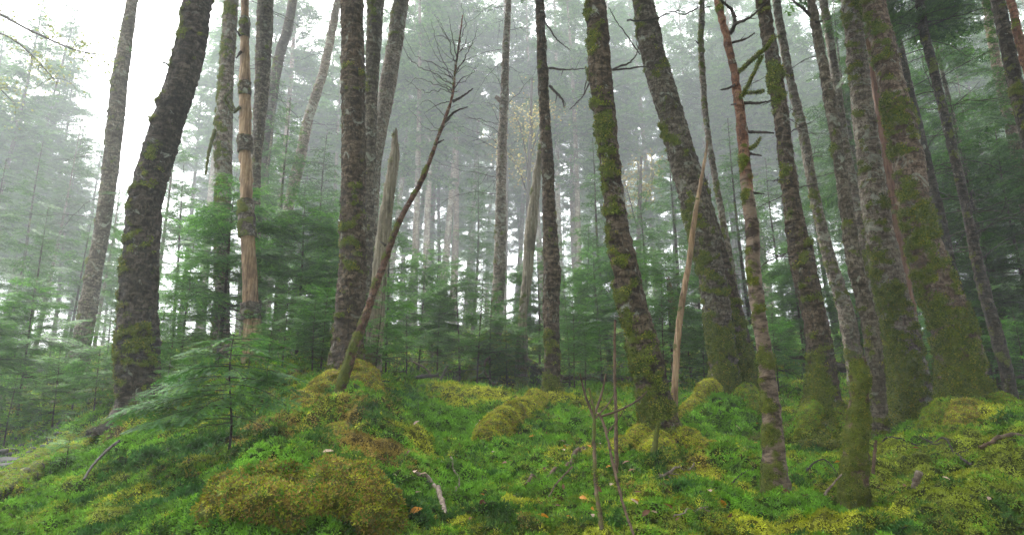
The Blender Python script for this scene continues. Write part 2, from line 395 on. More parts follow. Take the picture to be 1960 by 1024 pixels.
# ------------------------------------------------------------------ moss carpet
def tufts(rng, P, N, size, cols, k=6, up=0.55, wid=0.27):
    """k small leaves round each point P, splayed about the normal N"""
    n = len(P)
    a = rng.uniform(0, 2 * np.pi, (n, 1)) + np.arange(k)[None] * (2 * np.pi / k) + rng.normal(0, 0.35, (n, k))
    t1 = unit(np.cross(N, np.where(np.abs(N[:, 2:3]) < 0.9, [[0, 0, 1.0]], [[1.0, 0, 0]]))); t2 = np.cross(N, t1)
    T = np.cos(a)[..., None] * t1[:, None] + np.sin(a)[..., None] * t2[:, None]
    B = -np.sin(a)[..., None] * t1[:, None] + np.cos(a)[..., None] * t2[:, None]
    u = np.clip(up[:, None] if np.ndim(up) else up + rng.normal(0, 0.2, (n, k)), 0.05, 1.6)[..., None] if not np.ndim(up) else np.clip(up[:, None] + rng.normal(0, 0.2, (n, k)), 0.05, 1.8)[..., None]
    L = (size[:, None] * rng.uniform(0.7, 1.25, (n, k)))[..., None]
    d = unit(T + u * N[:, None])
    tip = P[:, None] + d * L
    hw = B * L * wid * 0.5; mid = P[:, None] + d * L * 0.4
    V = np.stack([mid - hw, mid + hw, tip], 2)                       # n,k,3,3
    V0 = np.stack([P[:, None] + 0 * mid, mid + hw, mid - hw], 2)
    c = np.repeat(cols[:, None], k, 1) * rng.uniform(0.82, 1.2, (n, k, 1))
    return V.reshape(-1, 3, 3), c.reshape(-1, 3)
rng = np.random.default_rng(11)
def carpet(name, n, y0, y1, xk, k, s0, seed):
    rng = np.random.default_rng(seed)
    y = np.exp(rng.uniform(np.log(y0), np.log(y1), n)); x = rng.uniform(-1, 1, n) * (xk * y + 0.9)
    e = 0.02
    z = height(x, y); zx = height(x + e, y); zy = height(x, y + e)
    N = unit(np.stack([-(zx - z) / e, -(zy - z) / e, np.ones(n)], -1))
    W = patch(x, y, rng.gumbel(0, 0.24, (n, 6)))
    ci = W.argmax(1)
    col = CLS[ci] * 0.55 + (W @ CLS) * 0.45
    P = np.stack([x, y, z], -1)
    tone = (1 + 0.22 * noise(P * 22 + 3) + 0.6 * noise(P * 7)) * np.exp(rng.normal(0, 0.15, n))
    col = col * np.clip(tone, 0.22, 2.0)[:, None]
    up = np.array([0.35, 0.45, 0.9, 1.15, 0.4, 0.15])[ci]
    size = s0 * (y / 3.0) ** 0.8 * np.array([0.95, 0.9, 1.15, 1.35, 0.9, 0.85])[ci] * rng.uniform(0.7, 1.35, n)
    P = P + N * (size * 0.3 * rng.uniform(0, 1.6, n))[:, None]
    T = Tris(); V, c = tufts(rng, P, N, size, col, k, up)
    T.add(V, c)
    o = obj(name, T.mesh(name), MOSSY)
    return o
tag(carpet('moss_carpet', 430000, 1.9, 11.0, 0.86, 5, 0.0195, 12), 'green and yellow moss carpet over the forest floor', 'moss', kind='stuff')
tag(carpet('undergrowth_moss', 50000, 9.0, 45.0, 0.9, 6, 0.030, 13), 'distant low moss and undergrowth under the far firs', 'moss', kind='stuff')

# ------------------------------------------------------------------ trunks
MG = np.array([[0.070, 0.100, 0.011], [0.13, 0.165, 0.016], [0.21, 0.19, 0.026], [0.035, 0.062, 0.010]])
def moss_cols(rng, n, bright=1.0):
    return MG[rng.choice(4, n, p=[0.4, 0.3, 0.12, 0.18])] * bright * rng.uniform(0.7, 1.3, (n, 1))
def lathe(P, rad, sides, bark_amp, moss, rng, flare=None, broken=False, knots=0.0):
    """trunk: P (k,3) centre line, rad (k,), world space; moss = dict(amt, low, lowh, side, dir)"""
    k = len(P); t = unit(np.gradient(P, axis=0))
    n1 = unit(np.cross(np.array([0, 1.0, 0]), t)); n2 = np.cross(t, n1)
    a = np.arange(sides) * 2 * np.pi / sides
    D = np.cos(a)[None, :, None] * n1[:, None] + np.sin(a)[None, :, None] * n2[:, None]
    hgt = (P[:, 2] - P[0, 2])[:, None] - 0.25
    off = rng.uniform(0, 90, 3)
    r = np.repeat(rad[:, None], sides, 1)
    if flare:
        fa, fh, lobes = flare
        e = np.exp(-np.maximum(hgt, -0.2) / fh)
        ph = rng.uniform(0, 6.28)
        lob = 0.5 + 0.5 * np.cos(a * lobes + ph)[None] * (0.7 + 0.3 * np.sin(a * 2 + ph)[None])
        r = r * (1 + fa * e * (0.35 + 1.0 * lob))
    base = P[:, None] + D * r[..., None]
    Q = base.reshape(-1, 3) + off
    low = fbm(Q * np.array([3.0, 3.0, 1.6]), 2).reshape(k, sides)
    band = noise(Q * np.array([5, 5, 26.0])).reshape(k, sides)
    fine = fbm(Q * np.array([22, 22, 15.0]), 2).reshape(k, sides)
    plate = np.abs(fbm(Q * np.array([9, 9, 5.5]) + 30, 2)).reshape(k, sides)
    r = r * (1 + 0.09 * low) + bark_amp * (0.6 * band + 0.9 * fine + 1.2 * (plate - 0.5))
    r = r * 0.935
    if knots:
        kn = noise(Q * np.array([6, 6, 4.5]) + 50).reshape(k, sides)
        r = r + knots * np.maximum(kn - 0.42, 0) * 4
    side = D @ np.asarray(moss.get('dir', (-0.8, -0.5, 0)))
    m = 0.50 * fbm(Q * np.array([2.2, 2.2, 2.0]) + 7, 2) + 0.60 * fbm(Q * np.array([6, 6, 10.0]) + 3, 3)
    m = m.reshape(k, sides) + moss['amt'] + moss.get('low', 0.6) * np.exp(-np.maximum(hgt, 0) / moss.get('lowh', 0.5)) + moss.get('side', 0.25) * side
    mm = sstep(0.3, 0.7, m)
    r = r + 0.024 * mm * min(1.0, rad[0] / 0.2)
    V = P[:, None] + D * r[..., None]
    if broken:
        j = noise(np.stack([np.cos(a) * 3, np.sin(a) * 3, np.full(sides, off[0])], -1)) + 0.6 * noise(np.stack([np.cos(a) * 8, np.sin(a) * 8, np.full(sides, off[1])], -1))
        V[-1] += t[-1] * (j * broken)[:, None]
        V[-1] = V[-1] + 0
    Vf = V.reshape(-1, 3)
    i = np.arange(k - 1)[:, None] * sides; jj = np.arange(sides)[None]; j2 = (jj + 1) % sides
    q = np.stack([i + jj, i + j2, i + sides + j2, i + sides + jj], -1).reshape(-1, 4)
    tris = None
    if True:
        c = len(Vf); top = P[-1] - (t[-1] * (broken * 1.2) if broken else 0)
        Vf = np.vstack([Vf, top[None]])
        l = (k - 1) * sides
        tris = np.stack([l + np.arange(sides), l + (np.arange(sides) + 1) % sides, np.full(sides, c)], -1)
    att = np.append(m.reshape(-1), m[-1].mean())
    return Vf, q, tris, att, V, D, m
def trunk_moss(rng, V, D, m, dens, size, bright=1.0, thr=0.55):
    k, s = m.shape
    seg = np.linalg.norm(np.diff(V, axis=0), axis=-1).mean(1); circ = np.linalg.norm(np.roll(V, -1, 1) - V, axis=-1).sum(1)[:-1]
    area = seg * circ; n = int(area.sum() * dens)
    if n < 10: return None
    i = rng.choice(k - 1, n, p=area / area.sum()); j = rng.integers(0, s, n); f = rng.random((n, 1)); g = rng.random((n, 1))
    keep = m[i, j] + rng.normal(0, 0.09, n) > thr
    i, j, f, g = i[keep], j[keep], f[keep], g[keep]; n = len(i)
    if n < 10: return None
    j2 = (j + 1) % s
    P = (V[i, j] * (1 - f) + V[i + 1, j] * f) * (1 - g) + (V[i, j2] * (1 - f) + V[i + 1, j2] * f) * g
    N = unit(D[i, j] + np.array([0, 0, -0.15]))
    T = Tris()
    T.add(*tufts(rng, P, N, size * rng.uniform(0.6, 1.4, n), moss_cols(rng, n, bright), 4, 0.5, 0.42))
    return T
def densify(P, rad, step):
    s = np.concatenate([[0], np.cumsum(np.linalg.norm(np.diff(P, axis=0), axis=1))])
    n = max(6, int(s[-1] / step)); u = np.linspace(0, s[-1], n)
    Q = curve(P, 8 * len(P)); sq = np.concatenate([[0], np.cumsum(np.linalg.norm(np.diff(Q, axis=0), axis=1))]); uq = np.linspace(0, sq[-1], n)
    Pn = np.stack([np.interp(uq, sq, Q[:, c]) for c in range(3)], -1)
    rn = np.interp(np.linspace(0, 1, n), s / s[-1], rad)
    ker = np.hanning(max(5, n // 12) | 1); ker /= ker.sum()
    pad = len(ker) // 2; rn = np.convolve(np.pad(rn, pad, mode='edge'), ker, 'valid')
    return Pn, rn
NTREE = []
def build_trunk(root, Y, pts, bark, moss, rng, flare=None, ext=2.5, sink=0.3, sides=56, step=0.02, amp=0.011, broken=0, dens=3000, tuft=0.028, bright=1.0, knots=0.0, dY=0.0, part='trunk', rs=1.0):
    base = np.array(root.location)
    ctr, rad = [], []
    for (py, xl, xr, *yy) in sorted(pts, key=lambda p: -p[0]):
        yv = Y + dY + (yy[0] if yy else 0)
        p, t = at((xl + xr) / 2, py, yv)
        ctr.append(p); rad.append((xr - xl) / 2 * t / F_PX * rs)
    ctr = np.array(ctr); rad = np.array(rad)
    d0 = unit(ctr[0] - ctr[1]); d0 = unit(d0 * 0.5 + np.array([0, 0, -0.5]))
    ctr = np.vstack([ctr[0] + d0 * sink, ctr]); rad = np.concatenate([[rad[0] * 1.02], rad])
    if ext:
        d1 = unit(ctr[-1] - ctr[-3]); ctr = np.vstack([ctr, ctr[-1] + d1 * ext]); rad = np.append(rad, rad[-1] * 0.86)
    P, r = densify(ctr, rad, step)
    Vf, q, tr, att, V, D, m = lathe(P, r, sides, amp, moss, rng, flare, broken, knots)
    o = obj(part, mesh_np(part, Vf - base, tris=tr, quads=q, attrs={'moss': att}, smooth=True), BARK[bark], root)
    T = trunk_moss(rng, V, D, m, dens, tuft, bright)
    if T is not None: obj('moss', T.mesh('moss', base), MOSSY, root)['kind'] = 'stuff'
    return P, r
def px_branch(root, Y, pts, w0, w1=1.0, mat=None, moss=0.0, name='branch', sides=6, rng=None, twigs=0):
    """branch drawn through photo pixels (px, py, dY); w0, w1 widths in photo pixels"""
    base = np.array(root.location); P = []; t = 1
    for (px, py, *dy) in pts:
        p, t = at(px, py, Y + (dy[0] if dy else 0)); P.append(p)
    n = max(8, 6 * len(P)); C = curve(P, n)
    rg = rng or np.random.default_rng(int(pts[0][0] * 7 + pts[0][1]))
    L = np.linalg.norm(np.diff(C, axis=0), axis=1).sum()
    C[1:] += rg.normal(0, 0.006 * L, (n - 1, 3))
    r = np.linspace(w0, w1, n) * 0.5 * t / F_PX * rg.uniform(0.85, 1.15, n)
    TB = Tubes(); TB.add(C, r, sides, moss=moss)
    for _ in range(twigs):
        i = rg.integers(n // 4, n - 2); d = unit(unit(C[i + 1] - C[i]) + rg.normal(0, 0.6, 3)) * L * rg.uniform(0.12, 0.3)
        m_ = C[i] + d * 0.5 + rg.normal(0, 0.05, 3) * L * 0.3
        TB.add(curve([C[i], m_, C[i] + d], 6), np.linspace(r[i] * 0.55, 0.0012, 6), 4, moss=moss * 0.6)
    o = obj(name, TB.mesh(name, base), mat or TWIG, root)
    if moss > 0.45:
        rr = rg; k = int(L * 900); i = rr.integers(0, n - 1, k); dd = unit(rr.normal(0, 1, (k, 3)))
        T = Tris(); T.add(*tufts(rr, C[i] + (C[i + 1] - C[i]) * rr.random((k, 1)) + dd * r[i][:, None], dd, np.full(k, 0.014), moss_cols(rr, k), 3, 0.5, 0.4))
        obj('moss', T.mesh('moss', base), MOSSY, root)['kind'] = 'stuff'
    return o
exec_trees = []
def near_tree(name, label, cat, Y, pts, bark, moss, seed, group='trunks standing on the moss', **kw):
    b = max(pts, key=lambda p: p[0]); p, _ = at((b[1] + b[2]) / 2, b[0], Y)
    root = thing(name, label, cat, p, group)
    branches = kw.pop('branches', [])
    build_trunk(root, Y, pts, bark, moss, np.random.default_rng(seed), **kw)
    for bb in branches: px_branch(root, Y, *bb[:1], **bb[1])
    return root
G = 'fir trunks standing on the moss'; DG = 'dead standing trunks'
def mo(amt, low=0.6, lowh=0.5, side=0.25, dir=(-0.8, -0.5, 0)): return dict(amt=amt, low=low, lowh=lowh, side=side, dir=dir)

near_tree('fir_tree', 'thick dark brown trunk curving right, ferny fir sapling in front of its foot', 'tree', 7.2,
    [(0,352,405),(60,345,399),(150,321,379),(250,288,348),(375,248,312),(450,242,306),(512,235,303),(600,228,302),(650,225,302),(720,226,303),(775,230,308)],
    'dark', mo(0.02, 0.35, 1.2, 0.12), 101, flare=(0.4,0.14,5), amp=0.016, branches=[([(326,128,-.1),(318,122,-.15),(309,119,-.2)], dict(w0=5, w1=3))])
near_tree('fir_tree', 'slanting fog-faded trunk in the bright gap, dark below and pale above', 'tree', 13,
    [(0,243,263),(150,215,245),(300,199,229),(430,183,212),(512,166,197),(600,150,184),(690,134,170),(728,130,172)], 'grey', mo(0.0,0.4,0.6), 102, flare=(0.2,0.3,4), sides=36, step=0.04, dens=700, tuft=0.035)
near_tree('fir_tree', 'pale lichen-spotted trunk with yellowish moss, just behind the bare snag on its left', 'tree', 10.5,
    [(0,430,457),(150,420,447),(250,411,445),(330,412,445),(450,412,440),(560,410,440),(650,405,440)], 'pale', mo(0.16,0.4,0.6,0.3), 103, sides=36, step=0.03, dens=1400, tuft=0.03,
    branches=[([(444,210,-.2),(430,190,-.3),(445,170,-.4)], dict(w0=7, w1=4, moss=.5)), ([(412,250,-.1),(400,290,-.2),(394,335,-.2)], dict(w0=8, w1=3, moss=.6)), ([(440,190,-.15),(452,215,-.25)], dict(w0=7, w1=3, moss=.5))])
near_tree('dead_snag', 'barkless tan snag with peeling bark rings standing over the fir saplings', 'dead tree', 9,
    [(0,461,476),(80,460,477),(160,458,480),(250,457,481),(330,459,483),(400,460,484),(460,461,488),(512,463,492),(580,464,495),(650,466,503),(690,464,508)], 'bare', mo(-0.35,0.35,0.3), 104, group=DG, flare=(0.15,0.2,4), amp=0.006, sides=44, knots=0.012,
    branches=[([(460,70,-.1),(450,55,-.2)], dict(w0=5, w1=2)), ([(461,100,-.1),(452,112,-.2)], dict(w0=6, w1=2)), ([(460,205,-.1),(446,215,-.1),(440,203,-.1)], dict(w0=7, w1=3, moss=.5))])
T4 = next(o for o in S.objects if o.get('label', '').startswith('barkless'))
for k, sub in enumerate([[(452,458,490),(420,457,489),(384,456,486)], [(290,454,485),(262,454,484)], [(182,455,482),(158,456,480)], [(70,458,479),(36,459,479)], [(610,461,499),(580,461,497)]]):
    build_trunk(T4, 8.99, sub, 'grey', mo(0.05, 0, 1), np.random.default_rng(1040 + k), ext=0, sink=0.0, sides=44, step=0.012, amp=0.012, dens=2500, tuft=0.014, part='bark_patch', broken=0.02, rs=1.04)
near_tree('fir_tree', 'grey trunk close behind the bare snag on its right', 'tree', 11.5,
    [(0,493,525),(60,490,523),(150,488,517),(250,484,507),(320,482,500),(420,480,499),(560,478,500),(660,476,502)], 'grey', mo(-0.02,0.3,0.5), 105, sides=36, step=0.03, dens=900, tuft=0.03)
near_tree('fir_tree', 'hazy dark trunk leaning right in the fog behind the bare snag', 'tree', 19,
    [(0,552,570),(60,540,560),(100,527,547),(200,507,530),(340,500,515),(480,494,512),(640,486,508)], 'dark', mo(-0.1), 106, sides=24, step=0.08, dens=0)
near_tree('fir_tree', 'hazy pale trunk leaning right, halfway between bare snag and big brown trunk', 'tree', 17,
    [(0,640,655),(130,612,630),(230,580,600),(320,560,583),(400,542,562),(520,530,552),(640,520,545)], 'pale', mo(-0.05), 107, sides=28, step=0.06, dens=0)
near_tree('fir_tree', 'straight thick brown trunk flaring into a golden moss mound', 'tree', 6.9,
    [(0,651,695),(100,651,698),(200,652,701),(300,652,702),(400,651,702),(512,647,703),(580,641,702),(640,636,699),(690,632,698),(725,630,702)], 'brown', mo(-0.02,0.55,0.55,0.12), 108, flare=(0.6,0.18,5), amp=0.014)
near_tree('fir_tree', 'grey trunk half hidden behind the straight thick brown trunk', 'tree', 9.5,
    [(0,702,737),(80,700,731),(150,698,726),(250,697,722),(350,694,718),(500,690,716),(660,684,714)], 'grey', mo(-0.05,0.3), 109, sides=40, step=0.03, dens=900, tuft=0.03)
near_tree('fir_tree', 'pale grey trunk leaning right, second behind the straight thick brown trunk', 'tree', 11.5,
    [(0,752,784),(80,741,772),(150,727,762),(220,718,748),(300,706,733),(400,702,725),(520,696,722),(660,690,722)], 'pale', mo(-0.08,0.3), 110, sides=40, step=0.03, dens=600, tuft=0.03)
near_tree('dead_snag', 'grey snag broken to a jagged point beside the thin dead leaner', 'dead tree', 8.6,
    [(252,752,762),(275,748,764),(310,744,765),(400,727,753),(512,712,744),(600,704,737),(700,694,732)], 'silver', mo(-0.12,0.3), 111, group=DG, ext=0, broken=0.09, amp=0.012, sides=40, step=0.025, dens=1500)
near_tree('fir_tree', 'pale lichen-flecked trunk with broken stub, behind the middle root mound', 'tree', 14,
    [(0,968,980),(90,961,976),(190,957,974),(260,952,972),(330,949,970),(400,947,970),(512,944,969),(600,938,964),(690,930,964)], 'pale', mo(-0.1,0.4), 113, sides=36, step=0.035, dens=500, tuft=0.04,
    branches=[([(958,195),(952,188),(948,186)], dict(w0=9, w1=6, mat=TWIGP))])
near_tree('dead_snag', 'silvery split snag leaning against the view behind the slim upright trunk', 'dead tree', 12,
    [(262,1034,1040),(320,1022,1039),(350,1017,1036),(450,1003,1028),(540,998,1018),(600,993,1010),(690,985,1010)], 'silver', mo(-0.05,0.3,0.5,0.4), 114, group=DG, ext=0, broken=0.2, amp=0.014, sides=36, step=0.03, dens=1200, tuft=0.03)
T15 = near_tree('fir_tree', 'slim upright grey-brown trunk rising from the yellow moss hump', 'tree', 8.5,
    [(0,1024,1042),(80,1026,1046),(150,1028,1050),(220,1031,1054),(300,1035,1060),(400,1037,1064),(512,1038,1073),(560,1039,1072),(600,1039,1071),(680,1040,1073),(745,1040,1076)], 'brown', mo(-0.12,0.8,0.55,0.1), 115, flare=(0.35,0.12,5), knots=0.015, amp=0.012,
    branches=[([(1042,40,-.1),(1065,75,-.3),(1092,97,-.4)], dict(w0=4, twigs=2)), ([(1051,131,-.1),(1085,134,-.3),(1125,131,-.4)], dict(w0=5, twigs=2)), ([(1052,165,-.1),(1075,190,-.3),(1080,207,-.3)], dict(w0=6, w1=2, twigs=2)),
              ([(1122,155,-.1),(1115,185,-.2),(1090,210,-.3)], dict(w0=2.5, twigs=2))])
near_tree('fir_tree', 'mossy trunk leaning left, foot in a broad yellow moss mound', 'tree', 5.6,
    [(0,1119,1161),(75,1123,1167),(150,1127,1173),(250,1140,1182),(350,1152,1193),(430,1161,1206),(512,1171,1223),(580,1182,1240),(640,1195,1257),(740,1217,1281),(800,1226,1297),(850,1230,1308)], 'brown', mo(0.1,0.6,0.6,0.4), 116, flare=(0.5,0.13,5), amp=0.015,
    branches=[([(1172,134,-.05),(1205,120,-.1),(1220,100,-.1),(1217,77,-.1)], dict(w0=4, twigs=3)), ([(1172,135,-.05),(1235,128,-.1),(1248,136,-.1)], dict(w0=4, twigs=2)), ([(1128,160,-.1),(1115,185,-.2),(1090,210,-.2)], dict(w0=3, twigs=1))])
T17 = near_tree('fir_tree', 'thick double trunk leaning left with mossy roots', 'tree', 8.2,
    [(0,1210,1252),(50,1217,1262),(100,1225,1273),(200,1252,1303),(300,1279,1334),(400,1305,1364),(470,1322,1378),(540,1338,1392),(620,1351,1403),(700,1358,1412),(765,1358,1416)], 'grey', mo(0.1,0.8,0.9,0.2), 117, flare=(0.6,0.14,6), amp=0.015,
    branches=[([(1200,40,-.2),(1250,38,-.4),(1290,22,-.5),(1310,22,-.5)], dict(w0=4, twigs=3)), ([(1225,105,-.2),(1180,40,-.5),(1165,15,-.5)], dict(w0=3, twigs=2))])
build_trunk(T17, 8.35, [(330,1318,1348),(400,1342,1366),(470,1358,1388),(540,1370,1408),(620,1386,1428),(700,1398,1444),(765,1402,1450)], 'brown', mo(0.15,0.8,0.9,0.2), np.random.default_rng(1171), flare=(0.25,0.25,4), ext=0, amp=0.014)
near_tree('dead_pole', 'slender mossy pole with old stubs, passing behind the double trunk', 'dead tree', 10,
    [(0,1338,1350),(75,1336,1348),(150,1339,1351),(250,1348,1360),(350,1364,1377),(450,1381,1396),(560,1400,1414),(680,1412,1428)], 'pale', mo(0.12,0.3), 119, group=DG, sides=24, step=0.03, dens=1500, tuft=0.025, amp=0.012,
    branches=[([(1337,15),(1310,28),(1285,22),(1265,30)], dict(w0=3, twigs=2)), ([(1350,15),(1366,12)], dict(w0=3)), ([(1338,85),(1330,78)], dict(w0=4))])
def c3(l): return [(1300 + x / 2, y / 2, d) for x, y, d in l]
near_tree('dead_tree', 'red-barked dead tree with short mossy broken branches', 'dead tree', 4.2,
    [(0,1365,1381),(50,1378,1393),(100,1390,1405),(150,1399,1415),(200,1405,1423),(250,1410,1431),(300,1413,1436),(350,1417,1441),(450,1426,1454),(512,1428,1456),(600,1437,1467),(700,1452,1481),(800,1459,1496),(870,1461,1504),(927,1462,1512)], 'red', mo(0.0,0.5,0.7,0.2), 120, group=DG, flare=(0.15,0.12,3), knots=0.006, amp=0.006, sides=48, step=0.014, tuft=0.014, dens=5200,
    branches=[(c3([(195,130,0),(215,85,-.1),(200,40,-.1),(165,5,-.15),(140,-30,-.2)]), dict(w0=9, w1=4, twigs=2)), (c3([(213,92,-.1),(275,65,-.2),(340,5,-.3)]), dict(w0=6, w1=3, twigs=2)),
              (c3([(200,165,0),(255,150,-.1),(290,127,-.1)]), dict(w0=5, w1=2, twigs=2)), (c3([(225,280,0),(290,220,-.15),(330,185,-.2),(366,138,-.2)]), dict(w0=9, w1=6, moss=.55)),
              (c3([(232,385,0),(262,330,-.15),(300,250,-.2),(318,215,-.2)]), dict(w0=8, w1=5, moss=.6)), (c3([(222,320,0),(190,338,-.05),(160,345,-.05)]), dict(w0=6, w1=3, twigs=2)),
              (c3([(238,357,0),(290,355,-.1),(325,348,-.1)]), dict(w0=6, w1=4, moss=.6, twigs=2)), (c3([(250,395,0),(310,395,-.1),(357,385,-.1)]), dict(w0=7, w1=2, moss=.3)),
              (c3([(258,505,0),(320,508,-.1),(362,510,-.1)]), dict(w0=7, w1=3, moss=.3)), (c3([(262,572,0),(290,558,-.1),(312,528,-.1)]), dict(w0=7, w1=3, moss=.6)),
              (c3([(265,588,0),(315,597,-.1)]), dict(w0=6, w1=3)), (c3([(285,738,0),(325,743,-.1)]), dict(w0=5, w1=2)), (c3([(222,398,0),(198,402,-.05)]), dict(w0=5, w1=2))])
near_tree('fir_tree', 'dark grey furrowed trunk with a moss-skirted foot, right of the red-barked dead tree', 'tree', 7.0,
    [(0,1446,1473),(60,1455,1482),(100,1462,1490),(200,1477,1508),(300,1490,1519),(400,1501,1535),(512,1512,1562),(600,1534,1583),(680,1546,1597),(750,1545,1605),(795,1542,1612)], 'brown', mo(0.03,0.8,0.6,0.35), 121, flare=(0.65,0.13,5), amp=0.014,
    branches=[])
near_tree('fir_tree', 'pale slender trunk behind and right of the dark grey furrowed trunk', 'tree', 10,
    [(0,1478,1493),(30,1482,1498),(150,1504,1521),(250,1527,1546),(350,1544,1564),(450,1565,1588),(512,1580,1605),(600,1605,1636),(680,1618,1650),(720,1622,1656)], 'pale', mo(-0.02,0.4), 122, sides=36, step=0.03, dens=900, tuft=0.028)
near_tree('fir_tree', 'slim dark grey trunk reaching the ground behind the mossy post', 'tree', 6.6,
    [(0,1545,1561),(50,1552,1570),(100,1561,1580),(200,1578,1601),(300,1594,1616),(400,1607,1633),(512,1622,1653),(600,1645,1676),(700,1658,1691),(780,1661,1697),(832,1660,1699)], 'grey', mo(-0.15,0.35,0.3,0.25), 123, flare=(0.5,0.12,5), amp=0.011, sides=44,
    branches=[(c3([(500,60,0),(470,30,-.2),(430,0,-.3),(400,-30,-.3)]), dict(w0=7, w1=4, twigs=2)), (c3([(520,85,-.05),(548,82,-.1)]), dict(w0=5, w1=3))])
near_tree('fir_tree', 'thin mottled trunk just right of the slim dark grey trunk, a step farther back', 'tree', 10.5,
    [(0,1568,1584),(60,1578,1594),(150,1590,1608),(300,1611,1630),(400,1630,1652),(512,1646,1670),(600,1662,1688),(720,1678,1704)], 'pale', mo(-0.05,0.3), 124, sides=32, step=0.035, dens=600, tuft=0.03)
near_tree('fir_tree', 'stout pale trunk with moss in flakes, left of the greenest trunk', 'tree', 7.5,
    [(0,1611,1648),(20,1614,1651),(100,1621,1657),(200,1630,1671),(300,1640,1687),(400,1650,1702),(512,1667,1725),(600,1690,1748),(680,1702,1766),(740,1704,1782),(788,1702,1792)], 'pale', mo(0.10,0.6,0.9,0.4), 125, flare=(0.5,0.12,5), amp=0.013)
near_tree('dead_snag', 'rusty red-brown dead trunk squeezed behind the stout pale trunk and the greenest trunk', 'dead tree', 9.6,
    [(60,1655,1672),(140,1664,1682),(200,1672,1692),(300,1683,1707),(400,1696,1722),(512,1710,1738),(620,1728,1758),(720,1742,1774)], 'rust', mo(-0.3,0.2), 126, group=DG, sides=32, step=0.035, dens=400, tuft=0.03, ext=0, broken=0.2)
near_tree('fir_tree', 'greenest trunk, heavily moss-clad and leaning left over a big root mound', 'tree', 6.8,
    [(0,1650,1695),(50,1661,1705),(100,1670,1716),(200,1690,1741),(300,1708,1766),(400,1723,1781),(512,1748,1814),(600,1775,1852),(680,1795,1876),(740,1800,1890),(800,1802,1905)], 'tan', mo(0.18,0.7,1.1,0.35), 127, flare=(0.6,0.13,5), amp=0.014, dens=3200)
near_tree('fir_tree', 'dark trunk leaning left in the shade right of the greenest trunk', 'tree', 10.5,
    [(380,1778,1800),(500,1800,1826),(560,1820,1845),(640,1846,1872),(735,1876,1904)], 'dark', mo(-0.1,0.3), 132, sides=32, step=0.035, dens=500, tuft=0.03, ext=6)
T28 = near_tree('fir_tree', 'thin dark trunk bristling with bare curved branches near the frame edge', 'tree', 9,
    [(0,1752,1768),(50,1758,1775),(150,1782,1799),(300,1818,1836),(400,1841,1859),(512,1862,1884),(600,1884,1908),(700,1912,1936),(790,1926,1954)], 'dark', mo(-0.05,0.3), 128, sides=32, step=0.03, dens=600, tuft=0.025)
near_tree('fir_tree', 'dark mottled trunk crossing the upper corner', 'tree', 6.5,
    [(0,1898,1921),(50,1907,1932),(100,1917,1944),(170,1933,1961),(240,1950,1980),(400,1995,2030),(600,2060,2100),(800,2110,2160)], 'dark', mo(-0.02,0.3), 129, sides=40, step=0.03, dens=1200)
near_tree('dead_tree', 'reddish dead stem in the extreme upper corner', 'dead tree', 5.8,
    [(0,1927,1943),(50,1937,1954),(110,1952,1970),(200,1978,1998),(400,2040,2065),(850,2160,2200)], 'red', mo(-0.02,0.3), 130, group=DG, sides=32, step=0.03, dens=1500)
near_tree('fir_tree', 'pale trunk half hidden by boughs near the upper right corner', 'tree', 12,
    [(0,1880,1896),(60,1888,1904),(130,1900,1918),(240,1924,1944),(320,1940,1962),(420,1958,1982),(700,2010,2040)], 'tan', mo(-0.05,0.3), 131, sides=28, step=0.05, dens=0)

# dead leaning stem with its fan of bare twigs
def lean_twig(Y, pts, w0, w1, root): return px_branch(root, Y, pts, w0=w0, w1=w1, name='twig', mat=TWIG, sides=4)
b, _ = at(645, 785, 6.0)
LEAN = thing('dead_sapling', 'thin dead stem leaning right with a fan of bare twigs on top', 'dead tree', b, DG)
build_trunk(LEAN, 6.0, [(785,628,662),(776,628,658),(720,647,674),(667,664,690),(600,692,712),(567,703,721),(510,724,742),(460,743,758),(410,764,778),(350,799,812),(300,820,831),(270,831,841),(230,847,855),(185,862,869),(140,868,874),(80,877,881),(30,884,887)],
    'redbrown', mo(0.16,0.7,0.6,0.25), np.random.default_rng(112), ext=0, sides=24, step=0.015, amp=0.004, tuft=0.012, dens=5200, knots=0.005, rs=0.8)
for pts in [[(871,150),(840,125),(800,110),(768,62)],[(869,165),(830,140),(790,120),(772,90),(768,60)],[(868,175),(830,160),(800,150),(780,165)],[(870,160),(850,120),(835,80),(825,38)],
            [(872,130),(862,90),(850,60),(838,35)],[(873,120),(880,80),(890,50),(884,8)],[(872,140),(890,110),(905,80),(915,50)],[(872,135),(888,118),(900,112)],[(866,180),(845,172),(810,178),(776,150)],
            [(868,172),(885,150),(905,140),(918,120)],[(860,195),(840,200),(815,215)],[(874,110),(866,70),(858,30)],[(875,105),(890,85),(896,60)]]:
    lean_twig(6.0, [(x, y, 0.25 * math.sin(x * 1.3 + y)) for x, y in pts], 2.0, 0.6, LEAN)
_rl = np.random.default_rng(1122)
for _ in range(22):
    y0 = _rl.uniform(75, 250); x0 = np.interp(y0, [30, 140, 185, 250], [886, 871, 865, 848]); sx = _rl.choice([-1, -1, 1]); l = _rl.uniform(20, 75) * (0.6 if sx > 0 else 1)
    lean_twig(6.0, [(x0, y0, 0), (x0 + sx * l * 0.5, y0 - l * _rl.uniform(0.0, 0.5), _rl.normal(0, .1)), (x0 + sx * l * _rl.uniform(0.8, 1.1), y0 - l * _rl.uniform(0.1, 1.1), _rl.normal(0, .25))], 1.5, 0.5, LEAN)
